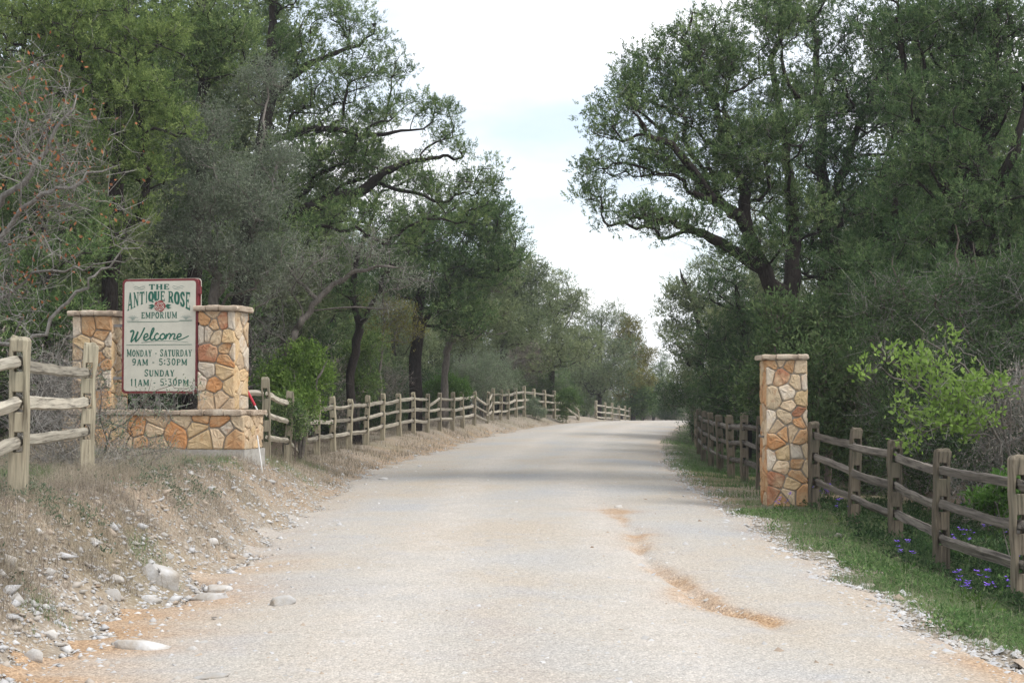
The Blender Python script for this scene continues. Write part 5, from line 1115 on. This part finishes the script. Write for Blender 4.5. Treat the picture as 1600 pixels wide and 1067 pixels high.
ptree('shrub', 'weedy shrub with fine grey stems in front of the left part of the stone wall', 'shrub', 178, 16.2, [
    ([None, (170, 690, 16.2), (240, 620, 16.4), (300, 600, 16.6)], (0.012, 0.010, 0.006, 0.003)), ([None, (160, 660, 16.2), (170, 600, 16.2)], (0.010, 0.008, 0.004)), ([None, (200, 690, 16.2), (210, 660, 16.2), (235, 590, 16.3)], (0.010, 0.007, 0.005, 0.003))],
    [(230, 640, 16.3, 0.35, 0.15), (170, 660, 16.1, 0.3, 0.25), (290, 610, 16.7, 0.25, 0.06), (180, 720, 16, 0.35, 0.15), (150, 600, 16.4, 0.2, 0.2), (240, 700, 16.2, 0.25, 0.1)], 60, 'brush', 49, minz=0.03, r0=0.002, over=dict(fm='paleshrub', cr=(0.12, 0.22), tw=9, f=dict(nt_=8, k=3, Ln=0.035, W=0.014, tufr=0.05)))
ptree('shrub', 'grey dead brush heaped between the near left fence post and the wall', 'shrub', 140, 15.3, [([None, (150, 720, 15.3)], (0.012, 0.006)), ([None, (110, 700, 15.3)], (0.012, 0.006))],
    [(150, 730, 15, 0.5, 0.2), (90, 700, 15.2, 0.45, 0.35), (60, 620, 16, 0.5, 0.5), (200, 740, 15.2, 0.35, 0.12), (110, 620, 16.5, 0.4, 0.4)], 110, 'bare', 50, minz=0.02, r0=0.002, over=dict(cr=(0.2, 0.35), tw=22))

# ---- generic kinds for the depth of the woods, then copies of them
def generic(kind, seed):
    rg = np.random.default_rng(seed + 500); H = rg.uniform(7.5, 8.6); lob = []
    if kind == 'cedar':
        lean = rg.normal(0, 0.4, 2); lob = [((lean[0] * t, lean[1] * t, H * (0.26 + 0.70 * t)), (2.0 * (1 - 0.72 * t ** 1.4), 2.0 * (1 - 0.72 * t ** 1.4), 0.8)) for t in np.linspace(0, 1, 6)]
        lob = [((c[0] + rg.normal(0, 0.35), c[1] + rg.normal(0, 0.35), c[2]), r) for c, r in lob]
        lim = [([(0, 0, 0), (lean[0] * 0.2, 0.1, H * 0.3), (lean[0] * 0.6, lean[1] * 0.6, H * 0.6), (lean[0], lean[1], H * 0.92)], (0.19, 0.15, 0.1, 0.03)), ([(0, 0, 0.5), (0.5, 0.3, 2.2), (0.9, 0.2, 4.0)], (0.12, 0.09, 0.04)), ([(0, 0, 0.9), (-0.6, 0.2, 2.6), (-1.0, -0.2, 4.2)], (0.11, 0.08, 0.03))]
        return build_tree('cedar_tree', 'x', 'tree', (0, 0, 0), lim, lob, 270, 'far', seed, over=dict(fm='juniper' if seed % 2 else 'juniper_far'))
    if kind == 'under':
        lob = [((rg.uniform(-1.1, 1.1), rg.uniform(-0.8, 0.8), rg.uniform(0.5, 2.4)), (0.7, 0.6, 0.55)) for _ in range(6)]
        lim = [([(0, 0, 0), (rg.uniform(-1, 1), rg.uniform(-0.5, 0.5), 1.8)], (0.03, 0.012)) for _ in range(4)]
        return build_tree('shrub', 'x', 'shrub', (0, 0, 0), lim, lob, 150, 'brush', seed, minz=0.1, r0=0.004, over=dict(cr=(0.28, 0.5), tw=8, f=dict(nt_=16, k=5, Ln=0.09, W=0.030, tufr=0.06)))
    lob = [((rg.uniform(-1.4, 1.4), rg.uniform(-0.8, 0.8), rg.uniform(0.6, 3.2)), (0.7, 0.6, 0.6)) for _ in range(7)]
    lim = [([(0, 0, 0), (rg.uniform(-0.6, 0.6), rg.uniform(-0.5, 0.5), 1.5), (rg.uniform(-1.3, 1.3), rg.uniform(-0.5, 0.5), 3.4)], (0.05, 0.035, 0.012)) for _ in range(5)]
    return build_tree('bare_shrub', 'x', 'shrub', (0, 0, 0), lim, lob, 150, 'bare', seed, minz=0.3, r0=0.004, over=dict(cr=(0.3, 0.6), tw=12, f=dict(nt_=5, k=4, Ln=0.07, W=0.025, tufr=0.1)))
CED = [generic('cedar', s) for s in (60, 61, 62, 63)]; UND = [generic('under', s) for s in (70, 71)]; BAR = [generic('bare', s) for s in (80, 81)]
used = set()
def place(lst, x, y, label, group=None, sc=1.0, rs=None):
    rg = np.random.default_rng(int(abs(x * 131 + y * 977)) % 99991); i = int(rg.integers(len(lst))); src = lst[i]
    rz = rg.uniform(0, 6.28); s = sc * rg.uniform(0.9, 1.12)
    loc = (x, y, z1(x, y) - 0.08)
    if id(src) in used: o = copy_tree(src, loc, rz, (s, s, s), label, group)
    else:
        used.add(id(src)); o = src; o.location = loc; o.rotation_euler = (0, 0, rz); o.scale = (s, s, s); o['label'] = label
        if group: o['group'] = group
    return o
rg = np.random.default_rng(99)
FX = np.array([(-3.5, 8), (-4.2, 14.6), (-6.5, 19), (-3.6, 21.9), (-4.1, 31.2), (-3.9, 35), (-3.1, 41), (-2.0, 50), (-0.9, 56.8), (0.5, 62.3), (1.4, 64), (2.4, 66), (3.0, 67.2), (4.2, 70), (4.6, 78)])
def row(lst, x0, y0, x1, y1, n, label, group, sc=1.0, j=0.7):
    for i in range(n):
        t = (i + 0.5) / n; x, y = x0 + (x1 - x0) * t + rg.normal(0, j), y0 + (y1 - y0) * t + rg.normal(0, j)
        if x < 5 and y < 80: x = min(x, float(np.interp(y, FX[:, 1], FX[:, 0])) - (2.3 if lst is UND else 2.0 if lst is BAR else 1.8))
        place(lst, x, y, label, group, sc)
A = 'cedar standing in the crowded woods behind the left fence'; B = 'cedar standing in the dark woods behind the right fence'
row(CED, -9.5, 24, -7.0, 44, 6, A, 'cedars in the left woods', 1.0)
row(CED, -9.5, 33, -6.2, 39, 3, 'tall cedar filling the top of the left woods', 'tall cedars high in the left woods', 1.42, 0.4)
row(CED, -11, 27, -9, 40, 4, 'tall cedar filling the top of the left woods', 'tall cedars high in the left woods', 1.4, 0.5)
row(CED, -7.5, 46, -1.0, 72, 7, A, 'cedars in the left woods', 0.92)
row(CED, -13, 22, -10.5, 52, 9, A, 'cedars in the left woods', 1.1, 1.0)
row(CED, -17, 30, -6.0, 84, 12, A, 'cedars in the left woods', 1.1, 1.2)
row(CED, 0.5, 78, 5.0, 100, 4, A, 'cedars in the left woods', 0.72, 0.6)
row(CED, 8.5, 24, 8.0, 48, 6, B, 'cedars in the right woods', 0.85)
row(CED, 10.5, 30, 10.5, 40, 3, 'tall cedar high in the right woods', 'tall cedars high in the right woods', 1.3, 0.4)
row(CED, 13, 22, 12, 56, 8, B, 'cedars in the right woods', 0.95, 1.0)
row(CED, 8.5, 52, 13.5, 72, 5, B, 'cedars in the right woods', 0.62)
row(CED, 18, 30, 18, 80, 9, B, 'cedars in the right woods', 1.0, 1.2)
row(CED, 17.5, 80, 27, 104, 5, B, 'cedars in the right woods', 0.7, 0.8)
row(CED, 4.5, 112, 22, 116, 9, 'dark cedar closing the view where the road bends away', 'cedars at the bend of the road', 0.62, 0.8)
row(CED, 4, 124, 26, 128, 9, 'dark cedar closing the view where the road bends away', 'cedars at the bend of the road', 0.66, 0.8)
row(UND, 8, 104, 20, 108, 6, 'dark undergrowth bush where the road bends away', 'bushes at the bend of the road', 0.8, 0.6)
row(UND, -6.6, 27, -4.4, 44, 7, 'dark green undergrowth shrub behind the long left fence', 'undergrowth behind the left fence', 0.8, 0.4)
row(BAR, -7.2, 25, -4.8, 46, 5, 'leafless grey brush tangled behind the long left fence', 'bare brush behind the left fence', 0.85, 0.4)
row(UND, -5.4, 35, -2.3, 52, 6, 'green undergrowth filling the gaps between trunks behind the long left fence', 'green undergrowth between the left trunks', 0.85, 0.35)
row(UND, -5.0, 72, 3.0, 79, 6, 'dark bush low in the woods behind the corner of the long left fence', 'bushes behind the left fence corner', 1.0, 0.4)
row(UND, -8.0, 26, -6.5, 44, 6, 'dark green undergrowth shrub behind the long left fence', 'undergrowth behind the left fence', 1.1, 0.5)
row(UND, -3.6, 48, 2.4, 70, 8, 'dark green undergrowth shrub behind the long left fence', 'undergrowth behind the left fence', 0.8, 0.4)
row(BAR, -8.6, 15, -6.6, 24, 2, 'leafless grey brush behind the welcome sign and near fence', 'bare brush behind the sign', 0.85, 0.4)
row(UND, -10, 16, -7.5, 26, 6, 'dark green undergrowth behind the welcome sign', 'undergrowth behind the sign', 1.1, 0.5)
row(UND, 6.3, 20.5, 7.2, 36, 8, 'dark green undergrowth shrub behind the right fence', 'undergrowth behind the right fence', 0.85, 0.4)
row(BAR, 5.9, 15.5, 6.8, 24, 4, 'fine leafless brush behind the right fence', 'bare brush behind the right fence', 0.6, 0.3)
row(UND, 6.2, 13.5, 6.8, 20, 4, 'dark green undergrowth shrub behind the right fence', 'undergrowth behind the right fence', 0.6, 0.3)
row(UND, 6.2, 38, 9.2, 62, 9, 'dark green undergrowth shrub behind the right fence', 'undergrowth behind the right fence', 0.9, 0.5)

# ------------------------------------------------------------------ violet wildflowers on the right verge
def flower_proto(seed):
    rg_ = np.random.default_rng(seed); t = thing('violet_wildflower', 'x', 'wildflower', (0, 0, 0), 0, 'violet wildflowers on the right verge')
    mb = MB(); heads = []
    for k in range(4):
        a = rg_.uniform(0, 6.28); h = rg_.uniform(0.16, 0.34); e = (math.cos(a) * 0.08, math.sin(a) * 0.08, h); v, f = tube([(0, 0, 0), (e[0] * 0.4, e[1] * 0.4, h * 0.6), e], 0.0025, 4); mb.add(v, f); heads.append(e)
    mb.obj('stem', M['grass'], t, tint=None)
    for e in heads:
        for q in range(3):
            c = np.array(e) + rg_.normal(0, 0.018, 3); V = []; Fs = []
            for p_ in range(3):
                a = 2.1 * p_ + rg_.uniform(0, 1); u = np.array([math.cos(a), math.sin(a), 0.35]); s = np.array([-math.sin(a), math.cos(a), 0]) * 0.010
                n0 = len(V); V += [c, c + u * 0.014 + s, c + u * 0.026, c + u * 0.014 - s]; Fs.append((n0, n0 + 1, n0 + 2, n0 + 3))
            meshobj('blossom', V, Fs, M['flower'], t, tint=np.full(len(V), rg_.uniform(0, 1)))
    V, F_, T_ = foliage_np(np.array([(0, 0, 0.05)]), np.array([0.09]), rg_, nt_=7, k=4, Ln=0.07, W=0.022, broad=True, upb=1.0)
    meshobj('leaves', V, F_, M['evergreen'], t, tint=T_ * 0.4)
    return t
FL = [flower_proto(1), flower_proto(2)]
fl = [(1415, 905, 'violet wildflower in the open verge grass, standing alone in front of the fence'), (1505, 950, 'violet wildflower nearest the road near the right picture edge'), (1530, 965, 'violet wildflower low in the grass below the last fence post'), (1562, 945, 'violet wildflower just in front of the last fence post'),
      (1315, 822, 'violet wildflower at the foot of the second fence post'), (1225, 805, 'violet wildflower in short grass left below the gate pillar'), (1262, 788, 'violet wildflower at the base of the gate pillar'), (1285, 788, None), (1300, 795, None), (1490, 870, None), (1505, 880, None), (1555, 830, None), (1560, 845, None), (1500, 815, None), (1545, 855, None), (1480, 880, None), (1590, 880, None), (1600, 900, None)]
for i, (px, py, lab) in enumerate(fl):
    D = 12.0
    for _ in range(30):
        p = P(px, py, D); D = max(7, min(24, D + (p.z - z1(p.x, D)) * 6))
    p = P(px, py, D); lab = lab or 'violet wildflower among the weeds at the dark fence'
    src = FL[i % 2]; loc = (p.x, p.y, z1(p.x, p.y))
    if i < 2: o = src; o.location = loc; o['label'] = lab
    else:
        o = copy_tree(src, loc, i * 1.7, (1, 1, 1), lab, 'violet wildflowers on the right verge')

# broad leaved weeds through the verge grass
def weeds(name, x, y, r, m, nt_, k, Ln, W, base=0.03):
    C = np.c_[x, y, zf(x, y) + base]; rg_ = np.random.default_rng(5)
    V, F_, T_ = foliage_np(C, r, rg_, nt_=nt_, k=k, Ln=Ln, W=W, flat=0.5, upb=0.9, broad=True, tufr=0.02, spread=1.1)
    o = meshobj(name, V, F_, M[m], tint=T_); o['kind'] = 'stuff'
weeds('verge_weeds', WX, WY, RNG.uniform(0.04, 0.10, len(WX)), 'grass', 4, 4, 0.035, 0.016)
n = 900; y = ysamp(n, 8.2, 20.0, 1.3); l, r = edges(y); x = r + 1.1 + RNG.uniform(0, 1, n) * 1.6
weeds('fence_foot_weeds', x, y, RNG.uniform(0.08, 0.16, n), 'brush', 8, 4, 0.05, 0.02, 0.08)
n = 1500; y = ysamp(n, 8.0, 19.0, 1.2); l, r = edges(y); x = l - 0.5 - RNG.uniform(0, 1, n) * 2.4
k = keep(x, y, 0.25, 73, 0.9, 4.0); weeds('bank_weeds', x[k], y[k], RNG.uniform(0.05, 0.12, k.sum()), 'paleshrub', 5, 4, 0.03, 0.012)

# ------------------------------------------------------------------ air
v, f = box(-605, 605, -305, 905, -6.0, 24.0)
hz = bpy.data.materials.new('haze'); hz.use_nodes = True; hz.node_tree.nodes.clear()
vo = N(hz.node_tree, 'ShaderNodeVolumePrincipled'); vo.inputs['Density'].default_value = 0.0007; vo.inputs['Color'].default_value = (0.93, 0.96, 1.0, 1); vo.inputs['Anisotropy'].default_value = 0.2
ho = N(hz.node_tree, 'ShaderNodeOutputMaterial'); hz.node_tree.links.new(vo.outputs[0], ho.inputs['Volume'])
h = meshobj('haze', v, f, hz); h['kind'] = 'stuff'
